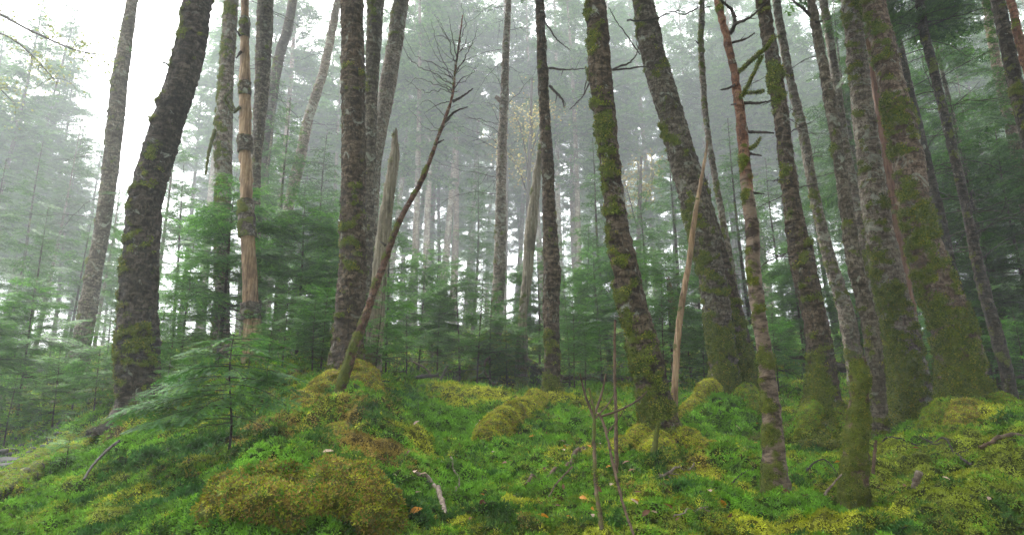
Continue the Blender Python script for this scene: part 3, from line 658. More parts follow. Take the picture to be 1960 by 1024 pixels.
for pts in [[(851,235),(870,215),(895,205)],[(866,195),(885,185),(906,170)],[(738,470),(728,462)],[(800,365),(790,372)],[(835,275),(850,268)],[(705,590),(694,600)],[(760,420),(772,425)]]:
    px_branch(LEAN, 6.0, pts, w0=6, w1=2, moss=0.3, name='stub')
b, _ = at(1291, 750, 7.2)
P18 = thing('dead_pole', 'smooth bare pole propped in front of the double trunk', 'dead tree', b, DG)
build_trunk(P18, 7.2, [(750,1284,1298),(700,1287,1301),(660,1289,1303),(600,1296,1309),(550,1304,1317),(500,1313,1325),(440,1321,1332),(380,1331,1340),(300,1347,1353),(270,1352,1356)], 'bare', mo(-0.25,0.1), np.random.default_rng(118), ext=0, sides=24, step=0.02, amp=0.005, dens=800)
b, _ = at(1635, 943, 3.9)
POST = thing('mossy_post', 'short broken moss-covered stem standing like a post', 'stump', b)
build_trunk(POST, 3.9, [(684,1634,1655),(700,1632,1661),(760,1626,1662),(830,1618,1661),(900,1612,1660),(944,1608,1661)], 'tan', mo(0.55,0.3,0.5,0.2), np.random.default_rng(133), ext=0, sides=56, step=0.012, amp=0.010, broken=0.03, dens=9000, tuft=0.012, flare=(0.06,0.08,3))
for pts in [[(1290,620,0),(1283,560,0),(1276,530,0)]]:
    b, _ = at(1288, 640, 16); 
near_tree('dead_snag', 'splintered reddish snag stub between the leaning mossy trunk and the bare pole', 'dead tree', 13,
    [(535,1277,1283),(560,1276,1290),(600,1281,1297),(650,1284,1300),(740,1284,1304)], 'rust', mo(-0.3,0.2), 134, group=DG, ext=0, broken=0.25, sides=24, step=0.04, dens=0, sink=0.4)

# ------------------------------------------------------------------ fir foliage
NC = np.array([[0.030, 0.085, 0.013], [0.044, 0.122, 0.015], [0.068, 0.165, 0.018], [0.023, 0.068, 0.014]])
NBLUE = np.array([[0.030, 0.085, 0.025], [0.045, 0.11, 0.035], [0.03, 0.095, 0.02], [0.05, 0.12, 0.03]])
def needles(rng, T, P, D, L, N, sp, nl, nw, pal=NC, bright=1.0):
    """two combed rows of needles along every twig (P, D, L) lying in the plane with normal N"""
    c = np.maximum((L / sp).astype(int), 2); tot = int(c.sum()); ix = np.repeat(np.arange(len(P)), c)
    k = np.arange(tot) - np.repeat(np.cumsum(c) - c, c)
    f = (k + rng.random(tot)) / c[ix]
    side = np.where(rng.random(tot) < 0.5, -1.0, 1.0)[:, None]
    d = D[ix]; Sx = unit(np.cross(d, N[ix])); up = N[ix]
    dirn = unit(d * rng.uniform(0.35, 0.75, (tot, 1)) + Sx * side + up * rng.uniform(-0.12, 0.32, (tot, 1)))
    l = nl * rng.uniform(0.75, 1.15, tot) * (1.05 - 0.45 * f)
    base = P[ix] + d * (f * L[ix])[:, None]
    wv = unit(d - dirn * (d * dirn).sum(1, keepdims=True)) * (nw * 0.5)
    tip = base + dirn * l[:, None]
    V = np.stack([base - wv, base + wv, tip], 1)
    tw = pal[rng.choice(len(pal), len(P))] * rng.uniform(0.8, 1.25, (len(P), 1))
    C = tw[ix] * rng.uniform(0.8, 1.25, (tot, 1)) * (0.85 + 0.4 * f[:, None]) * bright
    T.add(V, C)
def bough(rng, L, rise, droop, gap, wide=0.55, sub=True, start=0.10):
    """axes of one flat bough along +X: returns main line and twig axes (P, D, len, N)"""
    n = 14; s = np.linspace(0, L, n); yw = rng.normal(0, 0.05) * L
    M = np.stack([s, yw * (s / L) ** 2, rise * s - droop * s * s / L], -1)
    ax = []
    k = max(3, int(L * (1 - start) / gap))
    for i in range(k):
        for sd in (-1, 1):
            f = start + (1 - start) * (i + rng.uniform(0, 0.9)) / k
            if f > 0.98 or rng.random() < 0.10: continue
            p = np.array([np.interp(f * L, s, M[:, c]) for c in range(3)])
            tg = unit(np.array([1.0, 2 * yw * f / L, rise - 2 * droop * f]))
            lat = np.array([0, 1.0, 0]) * sd
            l = L * wide * (1.02 - f) ** 0.75 * min(1, 0.45 + 2.2 * f) * rng.uniform(0.6, 1.1)
            l = max(l, 0.05 * L)
            a = rng.uniform(0.75, 1.05); d = unit(tg * math.cos(a) + lat * math.sin(a) + np.array([0, 0, rng.normal(-0.10, 0.09)]))
            N = unit(np.cross(np.cross(d, [0, 0, 1.0]), d) + rng.normal(0, 0.12, 3))
            ax.append((p, d, l, N))
            if sub and l > 0.16 * max(0.7, L ** 0.5) :
                q = max(2, int(l / (gap * 1.1)))
                for j in range(q):
                    ff = 0.25 + 0.7 * (j + rng.random()) / q; s2 = 1 if j % 2 else -1
                    l2 = l * (1.0 - ff) * 0.75 * rng.uniform(0.6, 1.2) + 0.03
                    d2 = unit(d * 0.7 + s2 * np.cross(N, d) * 0.75 + np.array([0, 0, rng.normal(-0.06, 0.08)]))
                    ax.append((p + d * l * ff + np.array([0, 0, -0.06 * l * ff * ff]), d2, l2, N))
    tg = unit(M[-1] - M[-2]); ax.append((M[-3], tg, L * 0.12 + 0.03, np.array([0, 0, 1.0])))
    return M, ax
def rotz(V, a):
    c, s = math.cos(a), math.sin(a); return V @ np.array([[c, s, 0], [-s, c, 0], [0, 0, 1.0]])
class Fir:
    def __init__(s): s.ax = [[], [], [], []]; s.wood = Tubes(); s.dead = Tubes(); s.has_dead = False
    def add(s, rng, z, az, L, rise, droop, gap, wide=0.55, wr=0.010, origin=(0, 0)):
        M, ax = bough(rng, L, rise, droop, gap, wide); o = np.array([origin[0], origin[1], z])
        s.wood.add(rotz(M, az) + o, np.linspace(wr, wr * 0.2, len(M)), 4)
        if not ax: return
        P = np.array([a[0] for a in ax]); D = np.array([a[1] for a in ax]); Ls = np.array([a[2] for a in ax]); N = np.array([a[3] for a in ax])
        roll = rng.normal(0, 0.28); cr, sr = math.cos(roll), math.sin(roll); Rx = np.array([[1, 0, 0], [0, cr, sr], [0, -sr, cr]])
        D, N = D @ Rx, N @ Rx; P = P @ Rx
        s.ax[0].append(rotz(P, az) + o); s.ax[1].append(rotz(D, az)); s.ax[2].append(Ls); s.ax[3].append(rotz(N, az))
    def bare(s, rng, z, az, L, rise=0.15, droop=0.5, r=0.008, nt=4, origin=(0, 0)):
        """dead curved branch with a few side twigs"""
        u = np.linspace(0, 1, 9)
        M = np.stack([u * L, rng.normal(0, 0.16) * L * u ** 2, rise * L * u - droop * L * u ** 2 + rng.uniform(0, 0.35) * L * u ** 4], -1)
        M[1:] += rng.normal(0, 0.012 * L, (8, 3)); o = np.array([origin[0], origin[1], z])
        s.dead.add(rotz(M, az) + o, np.linspace(r, r * 0.25, 9), 4, moss=0.1); s.has_dead = True
        for _ in range(nt):
            i = rng.integers(2, 8); d = unit(np.array([0.8, rng.choice([-1, 1]) * rng.uniform(0.5, 1.0), rng.normal(-0.15, 0.3)])); l = L * rng.uniform(0.2, 0.5) * (1.1 - i / 9)
            m = M[i] + d * l * 0.5; e = M[i] + d * l + np.array([0, 0, rng.normal(-0.1, 0.15) * l])
            s.dead.add(rotz(curve([M[i], m, e], 6), az) + o, np.linspace(r * 0.5, r * 0.12, 6), 3)
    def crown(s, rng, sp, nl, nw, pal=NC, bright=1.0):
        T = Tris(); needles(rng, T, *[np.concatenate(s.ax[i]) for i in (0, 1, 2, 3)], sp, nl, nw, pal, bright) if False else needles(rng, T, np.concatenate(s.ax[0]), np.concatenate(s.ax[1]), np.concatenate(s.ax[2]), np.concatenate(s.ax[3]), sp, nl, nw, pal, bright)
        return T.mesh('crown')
def simple_trunk(rng, H, r0, lean=0.02, sides=12, n=40, taper=0.85, top=0.012):
    u = np.linspace(0, 1, n); ph = rng.uniform(0, 6.28)
    P = np.stack([lean * H * u ** 1.5 * math.cos(ph) + 0.01 * H * np.sin(u * 5 + ph), lean * H * u ** 1.5 * math.sin(ph) + 0.008 * H * np.sin(u * 4 + 2 * ph), -0.3 + (H + 0.3) * u], -1)
    r = np.maximum(r0 * (1 - u) ** taper, top)
    m = dict(amt=-0.05, low=0.4, lowh=0.4, side=0.2)
    Vf, q, tr, att, V, D, mm = lathe(P, r, sides, 0.006, m, rng, (0.3, 0.25, 4))
    return (Vf, tr, q, att), P
def wood_mesh(tr, *tubes):
    Vf, t, q, att = tr; Vs, qs, ms, n = [Vf], [q], [att], len(Vf)
    for tb in tubes:
        if not tb.v: continue
        v, qq, m = tb.parts(); Vs.append(v); qs.append(qq + n); ms.append(m); n += len(v)
    return mesh_np('trunk', np.concatenate(Vs), tris=t, quads=np.concatenate(qs), attrs={'moss': np.concatenate(ms)}, smooth=True)
PARK = []
def fir_proto(seed, H, r0, z0, Rmax, nper, step, bark='grey', sp=0.03, nl=0.035, nw=0.012, gap=0.13, dead=0, dead_z=(1, 4), droop=0.25, rise=0.12, pal=NC, shape=0.8, bright=1.0, wr=0.012, deadL=(0.6, 1.5), top=0.012, lean=0.02, wide=0.55):
    rng = np.random.default_rng(seed)
    me_t, P = simple_trunk(rng, H, r0, lean, top=top)
    f = Fir(); z = z0
    cx = lambda z: (np.interp(z, P[:, 2], P[:, 0]), np.interp(z, P[:, 2], P[:, 1]))
    while z < H - 0.05:
        u = (z - z0) / (H - z0)
        Rz = Rmax * (1 - u) ** shape * min(1, 0.55 + 2.5 * u) + 0.08 * min(1.0, H / 3)
        k = nper if u < 0.8 else max(3, nper - 1)
        a0 = rng.uniform(0, 6.28)
        for i in range(k):
            if rng.random() < 0.13: continue
            f.add(rng, z + rng.uniform(-0.6, 0.6) * step, a0 + i * 6.283 / k + rng.normal(0, 0.4), Rz * rng.uniform(0.45, 1.2), rise + 0.35 * u + rng.normal(0, 0.13), droop * rng.uniform(0.3, 1.7), gap, wide, wr * (1 - 0.6 * u), cx(z))
        z += step * rng.uniform(0.75, 1.25) * (1 - 0.35 * u)
    for i in range(dead):
        z = rng.uniform(*dead_z); f.bare(rng, z, rng.uniform(0, 6.28), rng.uniform(*deadL), rng.uniform(0.0, 0.3), rng.uniform(0.2, 0.6), 0.009, 4, cx(z))
    return dict(trunk=wood_mesh(me_t, f.wood, f.dead), crown=f.crown(rng, sp, nl, nw, pal, bright), bark=bark)
def place(proto, name, label, cat, x, y, scale, rot, group, tilt=(0, 0), sink=0.0, sz=None):
    root = thing(name, label, cat, (x, y, gz(x, y) - sink), group, rot)
    root.rotation_euler = (tilt[0], tilt[1], rot); root.scale = (scale, scale, sz or scale)
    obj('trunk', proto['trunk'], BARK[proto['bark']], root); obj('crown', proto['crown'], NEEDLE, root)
    return root

# --- far and middle-distance firs
TALL = [fir_proto(201, 20, 0.17, 6.5, 2.8, 5, 0.55, 'grey', sp=0.026, nl=0.10, nw=0.045, gap=0.115, dead=16, dead_z=(2, 7)),
        fir_proto(202, 22, 0.19, 9.0, 2.6, 5, 0.60, 'pale', sp=0.026, nl=0.10, nw=0.045, gap=0.115, dead=24, dead_z=(2.5, 9.5)),
        fir_proto(203, 18, 0.15, 4.5, 3.0, 5, 0.55, 'dark', sp=0.026, nl=0.10, nw=0.045, gap=0.115, dead=12, dead_z=(1.5, 5)),
        fir_proto(204, 24, 0.20, 11.0, 2.9, 5, 0.62, 'tan', sp=0.026, nl=0.10, nw=0.045, gap=0.115, dead=26, dead_z=(3, 11.5))]
MID = [fir_proto(211, 9, 0.10, 1.6, 1.9, 5, 0.36, 'dark', sp=0.018, nl=0.06, nw=0.021, gap=0.085, dead=10, dead_z=(0.6, 3.0), droop=0.3, deadL=(0.5, 1.2)),
       fir_proto(212, 7, 0.075, 1.0, 1.7, 5, 0.32, 'dark', sp=0.018, nl=0.06, nw=0.021, gap=0.085, dead=8, dead_z=(0.4, 2.5), droop=0.2, deadL=(0.5, 1.2)),
       fir_proto(213, 11, 0.11, 2.8, 1.9, 5, 0.40, 'grey', sp=0.018, nl=0.06, nw=0.021, gap=0.085, dead=18, dead_z=(0.8, 4), droop=0.35, deadL=(0.5, 1.3))]
YOUNG = [fir_proto(221, 3.4, 0.032, 0.5, 1.05, 5, 0.21, 'dark', sp=0.009, nl=0.032, nw=0.011, gap=0.048, dead=6, dead_z=(0.3, 1.0), deadL=(0.3, 0.7), wr=0.006, top=0.004, droop=0.22, bright=1.5),
         fir_proto(222, 2.4, 0.024, 0.7, 0.85, 5, 0.19, 'dark', sp=0.009, nl=0.032, nw=0.011, gap=0.048, dead=8, dead_z=(0.2, 0.9), deadL=(0.25, 0.6), wr=0.005, top=0.004, droop=0.18, bright=1.5),
         fir_proto(223, 1.5, 0.016, 0.55, 0.62, 5, 0.13, 'dark', sp=0.008, nl=0.026, nw=0.0075, gap=0.042, wr=0.004, top=0.003, droop=0.15, shape=0.6, bright=1.6),
         fir_proto(224, 3.5, 0.04, 1.0, 1.35, 6, 0.17, 'dark', sp=0.009, nl=0.034, nw=0.011, gap=0.048, dead=26, dead_z=(0.4, 1.7), deadL=(0.5, 1.3), wr=0.007, top=0.005, droop=0.3, shape=0.55, bright=1.5, lean=0.05),
         fir_proto(225, 2.0, 0.022, 0.5, 0.9, 6, 0.14, 'dark', sp=0.009, nl=0.03, nw=0.010, gap=0.045, dead=6, dead_z=(0.2, 0.6), deadL=(0.3, 0.6), wr=0.005, top=0.004, droop=0.2, shape=0.5, bright=1.6)]
BGT = []       # (root, kind) of background firs, labelled together below
def bgfir(px, Y, proto, scale, rng, kind):
    x = (px - 980) / F_PX * (Y * CP + 0.12 * Y * SP)
    r = place(proto, 'fir_tree' if kind != 'young fir' else 'fir_sapling', '', 'tree', x, Y, scale, rng.uniform(0, 6.28), None, (rng.normal(0, 0.02), rng.normal(0, 0.02)), 0.05)
    BGT.append((r, kind)); return r
rb = np.random.default_rng(55)
for px, Y, k, s in [  # px, distance, prototype, scale
    (-120,30,0,1.05),(-30,33,2,1.15),(40,29,2,0.95),(95,36,2,1.05),(-70,24,2,0.8),(150,44,0,0.55),(210,40,2,0.6),
    (345,26,0,0.95),(395,33,2,1.1),(505,30,1,1.0),(575,25,2,0.9),(600,36,0,1.2),(620,21,0,0.8),
    (745,24,1,0.95),(790,18,0,0.85),(815,27,3,1.0),(850,22,1,0.9),(870,31,0,1.1),(905,36,2,1.15),(935,40,3,1.1),(985,28,0,1.0),(1010,38,1,1.1),(880,45,3,1.2),(770,38,3,1.2),
    (1085,24,1,0.95),(1110,19,0,0.8),(1150,33,2,1.1),(1195,21,1,0.9),(1235,28,3,1.0),(1265,38,0,1.1),(1300,23,2,0.95),(1330,32,1,1.0),
    (1390,20,0,0.85),(1425,27,2,1.1),(1470,18,1,0.8),(1480,34,0,1.2),(1530,23,2,1.0),(1560,30,3,1.1),(1640,20,2,0.9),(1700,26,0,1.05),
    (1740,16,2,0.8),(1790,21,2,1.0),(1830,28,0,1.15),(1870,16,0,0.78),(1910,20,2,0.95),(1960,15,2,0.8),(1985,24,0,1.05),(2050,18,2,0.9),(-200,26,2,1.0),(2130,22,0,1.0),
    (380,22,1,1.0),(420,28,3,1.05),(455,24,0,1.0),(500,22,3,0.95),(535,34,0,1.1),(600,30,3,1.05),(650,26,0,1.05),(700,32,1,1.1),(860,24,3,1.0),(905,29,1,1.05),(960,26,3,1.0),(1030,24,1,1.0),(1075,30,0,1.05),(1115,27,3,1.05),(1180,29,1,1.05),(1260,26,3,1.0),(1330,27,1,1.05),(1400,30,3,1.05),(1455,25,1,1.0),(1520,28,3,1.05),(1600,27,1,1.0),(820,21,1,0.9),(780,27,1,1.0),
    (-90,20,2,0.9),(-10,19,2,0.85),(60,21,2,0.75),(20,24,2,1.0),(120,23,2,0.62),(165,22,2,0.48),(-60,16,2,0.75),(-130,22,2,0.9),(100,18,2,0.55),(195,27,2,0.5),
    (840,26,2,0.85),(1000,30,2,0.95),(1140,33,2,1.0),(1210,24,2,0.85),(1410,22,2,0.85),(1570,20,2,0.9),(560,22,2,0.7),(610,27,2,0.9),(690,24,2,0.95),(740,30,2,1.0),(1660,17,2,0.9)]:
    bgfir(px, Y * 1.95, TALL[k], 1.68 * s * rb.uniform(0.93, 1.07), rb, 'tall fir')
for px, Y, k, s in [(20,22,0,0.9),(75,26,2,0.95),(135,19,1,0.75),(-40,18,0,0.7),(190,24,2,0.8),(235,18,0,0.72),(290,21,2,0.8),(330,16,1,0.8),(60,15,1,0.62),(215,14.5,1,0.6),
    (470,19,2,0.85),(530,16,0,0.75),(590,18,1,0.9),(640,23,0,0.9),(735,15.5,1,0.75),(830,17,1,0.55),(905,25,0,0.85),(1060,16,1,0.62),(1120,15,1,0.6),
    (1165,17,0,0.7),(1250,16,1,0.75),(1300,18,0,0.8),(1345,15,1,0.66),(1440,15,0,0.7),(1500,17,1,0.8),(1545,14,1,0.62),(1600,18,0,0.85),(1640,14,1,0.66),(1700,16,0,0.75),
    (1760,13,1,0.72),(1815,15,0,0.8),(1850,12.5,1,0.7),(1890,13,0,0.72),(1945,12,1,0.72),(1775,12,2,0.7),(1835,11,1,0.75),(1900,10.5,0,0.6),(1965,10.5,1,0.7),(1745,14,0,0.8),(2040,10,2,0.7),(1925,11.5,2,0.85),(1752,13.5,2,0.9),(1690,13,2,0.8),(1935,17,2,0.85),(2010,12,0,0.7),(-110,16,0,0.75),(2080,14,2,0.8)]:
    bgfir(px, Y, MID[k], s * rb.uniform(0.92, 1.08), rb, 'bushy fir')
YG = [(415,9.7,3,1.0),(570,10.0,3,0.85),(615,8.0,4,0.7),(545,8.2,4,0.62),(600,7.6,4,0.5),(640,10,3,0.8),(350,9,4,0.9),(350,12,0,0.9),(520,12,0,0.9),(300,8.2,4,0.7),(130,9.5,4,0.7),(60,10.5,3,0.75),(200,9,4,0.6),(-20,9.5,3,0.7),(740,9.5,4,0.8),(880,12.5,3,0.8),(970,11.5,4,0.9),(1100,10,4,0.8),(1140,13,3,0.9),(1290,11,3,0.75),(1340,10,4,0.6),(1480,10,4,0.7),(1530,12,3,0.8),(1640,11.5,3,0.7),(1800,10,4,0.9),(1900,10.5,3,0.8),(1950,9.5,4,0.8),(800,14,3,0.9),(1030,14,3,0.9),(1220,14,3,1.0),(640,14,3,0.9),(722,7.6,1,0.62),(1118,8.2,2,0.62),(915,10.5,1,0.95),(940,11.0,0,0.62),(1088,11.5,1,0.95),(1150,11.5,0,0.7),(1270,10.2,1,0.8),(1320,12,0,0.7),
    (45,9.2,1,0.62),(165,5.6,2,0.42),(160,10.5,0,0.5),(330,6.9,2,0.6),(210,11,1,0.75),(100,12.5,1,0.85),(25,11.5,0,0.55),(270,10,1,0.7),(805,6.6,2,0.28),(780,11.5,1,0.8),(840,13,0,0.7),(700,10.5,1,0.75),
    (1500,11.5,1,0.6),(1480,13,0,0.7),(1610,13,1,0.8),(1350,13.5,1,0.9),(1010,13.2,0,0.65),(600,11,0,0.75),(480,7.6,2,0.62),(665,9,1,0.62),(520,7.0,2,0.6),(1780,12,1,0.8),(1880,11.5,0,0.7),(1960,10,1,0.8)]
for px, Y, k, s in YG:
    r = bgfir(px, Y, YOUNG[k], s, rb, 'young fir')
# sapling in front of the leaning trunk: wide flat sprays, needles one by one
def near_sapling():
    rng = np.random.default_rng(301); Y = 4.5; b, _ = at(432, 862, Y); g = gz(b[0], b[1])
    root = thing('fir_sapling', 'wide low fir sapling with glossy blue-green sprays over dark moss', 'sapling', (b[0], b[1], g), 'young firs in the undergrowth')
    top, _ = at(452, 640, Y); H = top[2] - g
    u = np.linspace(0, 1, 14); st = np.stack([(top[0] - b[0]) * u + 0.02 * np.sin(6 * u), 0.02 * np.sin(5 * u), -0.1 + (H + 0.1) * u], -1)
    TB = Tubes(); TB.add(st, np.linspace(0.011, 0.004, 14), 8, moss=0.2); f = Fir()
    for z, az, L, rise, droop in [  # az: 0 to the right, pi to the left, -pi/2 towards the viewer
        (0.95,3.0,0.42,0.15,0.25),(0.96,0.15,0.45,0.10,0.2),(0.95,-1.5,0.40,0.1,0.3),(0.93,1.4,0.42,0.1,0.2),(0.90,-2.6,0.45,0.05,0.3),(0.90,-0.6,0.48,0.05,0.25),
        (0.76,2.9,0.62,0.02,0.22),(0.75,0.35,0.62,0.0,0.22),(0.74,-2.2,0.6,0.02,0.28),(0.72,-0.9,0.5,0.0,0.3),(0.74,1.9,0.5,0.05,0.2),
        (0.55,3.3,0.86,0.04,0.26),(0.52,-2.75,0.90,0.0,0.28),(0.50,-1.7,0.6,-0.05,0.3),(0.52,0.2,0.55,0.0,0.25),(0.5,-0.7,0.45,-0.05,0.3),(0.5,2.3,0.6,0.05,0.2),
        (0.84,3.3,0.5,0.1,0.25),(0.83,0.0,0.6,0.06,0.25),(0.66,-3.0,0.75,0.05,0.3),(0.65,0.05,0.6,0.05,0.3),(0.62,-1.3,0.5,0.0,0.3),(0.66,1.2,0.5,0.0,0.3),(0.6,-0.35,0.65,-0.02,0.25),(0.44,2.8,0.7,0.0,0.25),(0.44,-2.3,0.75,-0.03,0.25),
        (0.36,-2.95,0.78,0.02,0.2),(0.35,-0.3,0.35,-0.02,0.3),(0.33,3.0,0.6,0.05,0.2)]:
        zz = z * H; f.add(rng, zz, az, L * 0.88, rise, droop, 0.034, 0.52, 0.004, (np.interp(zz, st[:, 2], st[:, 0]), 0))
    for z, az, L in [(0.6,-2.9,0.8),(0.42,-2.8,0.6),(0.45,-0.4,0.4),(0.3,-1.9,0.4),(0.62,0.5,0.4)]: f.bare(rng, z * H, az, L, 0.0, 0.2, 0.004, 5, (np.interp(z * H, st[:, 2], st[:, 0]), 0))
    e = wood_mesh((*[np.zeros((0, 3)), np.zeros((0, 3), int), np.zeros((0, 4), int), np.zeros(0)],), TB, f.wood, f.dead); obj('trunk', e, TWIG, root)
    obj('crown', f.crown(rng, 0.0032, 0.022, 0.0048, np.vstack([NC, NBLUE]), 2.0), NEEDLE, root)
near_sapling()
# bare curved branches and dark boughs of the thin dark trunk on the right
def dress(root, Y, pts, nbare, nfol, seed, Lb=(0.6, 1.7), Lf=(0.8, 1.6), azs=None):
    rng = np.random.default_rng(seed); base = np.array(root.location); f = Fir()
    A = np.array([at(*p, Y)[0] for p in pts])
    for _ in range(nbare):
        u = rng.uniform(0, len(A) - 1.01); i = int(u); p = A[i] + (A[i + 1] - A[i]) * (u - i) - base
        fb = Fir(); fb.bare(rng, p[2], rng.uniform(0, 6.28), rng.uniform(*Lb), rng.uniform(0, 0.4), rng.uniform(0.2, 0.7), 0.009, 6, (p[0], p[1])); obj('branch', fb.dead.mesh('branch'), TWIG, root)
    for _ in range(nfol):
        u = rng.uniform(0, len(A) - 1.01); i = int(u); p = A[i] + (A[i + 1] - A[i]) * (u - i) - base
        f.add(rng, p[2], rng.uniform(0, 6.28), rng.uniform(*Lf), rng.uniform(0, 0.2), rng.uniform(0.2, 0.45), 0.06, 0.5, 0.009, (p[0], p[1]))
    if nfol:
        c = obj('crown', f.crown(rng, 0.010, 0.038, 0.012), NEEDLE, root); obj('limbs', f.wood.mesh('limbs'), TWIG, c)['kind'] = 'stuff'
def find0(l): return next(o for o in S.objects if o.get('label', '').startswith(l))
dress(T28, 9, [(1760,0),(1790,150),(1827,300),(1850,400),(1870,500)], 46, 0, 401)
dress(T28, 9, [(1735,-190),(1748,-60),(1765,60)], 0, 48, 402, Lf=(0.8, 1.7))
dress(find0('pale lichen-flecked'), 14, [(974,-40),(967,110),(964,250),(958,380)], 26, 0, 404, Lb=(0.8, 2.2))
dress(find0('pale slender trunk'), 10, [(1486,0),(1513,150),(1554,350)], 12, 0, 405, Lb=(0.4, 1.1))
dress(find0('grey trunk close behind'), 11.5, [(509,0),(503,150),(491,320)], 12, 0, 406, Lb=(0.5, 1.3))
dress(find0('hazy pale trunk'), 17, [(648,0),(590,230),(552,400)], 16, 0, 407, Lb=(0.8, 2.2))
dress(find0('slanting fog-faded'), 13, [(253,0),(230,150),(198,430)], 16, 6, 408, Lb=(0.6, 1.8), Lf=(0.5, 1.1))
dress(find0('dark grey furrowed'), 7.0, [(1460,0),(1510,320),(1535,500)], 9, 0, 409, Lb=(0.25, 0.7))
dress(T15, 8.5, [(1030,-150),(1032,-60),(1033,5)], 0, 14, 403, Lf=(0.3, 0.7))
for k, (px, Y, y0, y1, nb, nf, sd) in enumerate([(0,0,0,0,0,0,0)][:0]): pass

# crowns of the near firs, above the top of the frame: their shade reaches the forest floor
def near_crowns():
    rng = np.random.default_rng(88)
    for o in [o for o in COL.objects if o.name.startswith('fir_tree') and o.get('group') == 'trunks standing on the moss']:
        tr = next(c for c in o.children if c.name.startswith('trunk')); me = tr.data; n = len(me.vertices)
        v = np.empty(n * 3, dtype=np.float32); me.vertices.foreach_get('co', v); v = v.reshape(-1, 3)
        hi = v[v[:, 2] > v[:, 2].max() - 0.25].mean(0); lo = v[(v[:, 2] < v[:, 2].max() - 2.2) & (v[:, 2] > v[:, 2].max() - 2.6)].mean(0)
        ax = Vector((hi - lo).tolist()).normalized(); pr = TALL[rng.integers(0, 4)]; zc = {0: 6.5, 1: 9.0, 2: 4.5, 3: 11.0}[TALL.index(pr)]
        z0 = 6.6 + rng.uniform(0, 1.5); z0 = max(z0, hi[2] - 1.8) if o.location.y < 9 else hi[2] - 2.0
        s = rng.uniform(0.8, 1.05); q = Vector((0, 0, 1)).rotation_difference(ax)
        for part, m in (('trunk', None), ('crown', NEEDLE)):
            c = bpy.data.objects.new('crown' if part == 'crown' else 'upper_trunk', CROWNTOP[TALL.index(pr)][part]); COL.objects.link(c); c.parent = o
            c.rotation_mode = 'QUATERNION'; c.rotation_quaternion = q @ Euler((0, 0, rng.uniform(0, 6.28))).to_quaternion()
            c.scale = (s, s, s); c.location = Vector(hi.tolist()) - ax * 0.4
CROWNTOP = [fir_proto(240 + k, 12, 0.15, 0.6, 2.6 + 0.3 * k, 5, 0.55, 'dark', sp=0.026, nl=0.10, nw=0.045, gap=0.115) for k in range(4)]
for c in CROWNTOP: c['trunk'].materials.append(BARK['dark']); c['crown'].materials.append(NEEDLE)
near_crowns()

# ------------------------------------------------------------------ far wood (one mass) 
def far_wood():
    rng = np.random.default_rng(77); T = Tris(); W = Tubes()
    for i in range(150):
        a = rng.uniform(-0.95, 0.95); Y = rng.uniform(90, 160); x = a * Y
        if -0.62 < a < -0.50 and True: H = rng.uniform(5, 9)
        else: H = rng.uniform(24, 44)
        z = gz(x, Y); W.add(np.array([[x, Y, z - 0.3], [x + rng.normal(0, .3), Y, z + H * 0.5], [x + rng.normal(0, .3), Y, z + H]]), [0.2, 0.15, 0.02], 6)
        n = 420; u = rng.random(n) ** 0.8; zz = z + H * (0.08 + 0.92 * u); Rr = 4.2 * (1 - u) ** 0.8 + 0.3; az = rng.uniform(0, 6.28, n)
        D = np.stack([np.cos(az), np.sin(az), rng.normal(-0.15, 0.15, n)], -1); P = np.stack([np.full(n, x), np.full(n, Y), zz], -1)
        N = np.tile([0, 0, 1.0], (n, 1)); needles(rng, T, P, unit(D), Rr * rng.uniform(0.6, 1.1, n), N, 0.28, 0.6, 0.30)
    o = obj('far_wood', T.mesh('far_wood'), NEEDLE); tag(o, 'far firs dissolving into the fog', 'wood', kind='stuff')
    o = obj('far_wood', W.mesh('far_wood'), TWIG); tag(o, 'trunks of the far firs dissolving into the fog', 'wood', kind='stuff')
far_wood()
def surrounding_wood():
    """the rest of the stand, beside and behind the viewer: it shades the near forest floor as the real one does"""
    rng = np.random.default_rng(78); T = Tris(); W = Tubes(); k = 0
    while k < 46:
        x, Y = rng.uniform(-22, 22), rng.uniform(-13, 9)
        if (abs(x) < 1.15 * Y + 3.2) if Y > -1 else (np.hypot(x, Y) < 2.2): continue
        if x < -6 and Y > 1: continue
        k += 1; H = rng.uniform(13, 20); z = gz(x, Y); z0 = rng.uniform(3.5, 6)
        W.add(np.array([[x, Y, z - 0.3], [x + rng.normal(0, .2), Y, z + H * 0.5], [x + rng.normal(0, .2), Y, z + H]]), [0.2, 0.15, 0.02], 8)
        n = 330; u = rng.random(n); zz = z + z0 + (H - z0) * u; Rr = 3.0 * (1 - u) ** 0.7 + 0.2; az = rng.uniform(0, 6.28, n)
        D = np.stack([np.cos(az), np.sin(az), rng.normal(-0.1, 0.15, n)], -1); P = np.stack([np.full(n, x), np.full(n, Y), zz], -1)
        needles(rng, T, P, unit(D), Rr * rng.uniform(0.6, 1.1, n), np.tile([0, 0, 1.0], (n, 1)), 0.07, 0.34, 0.12)
    o = obj('surrounding_wood', T.mesh('surrounding_wood'), NEEDLE); tag(o, 'crowns of the stand beside and behind the viewer', 'wood', kind='stuff')
    o = obj('surrounding_wood', W.mesh('surrounding_wood'), TWIG); tag(o, 'trunks of the stand beside and behind the viewer', 'wood', kind='stuff')
surrounding_wood()

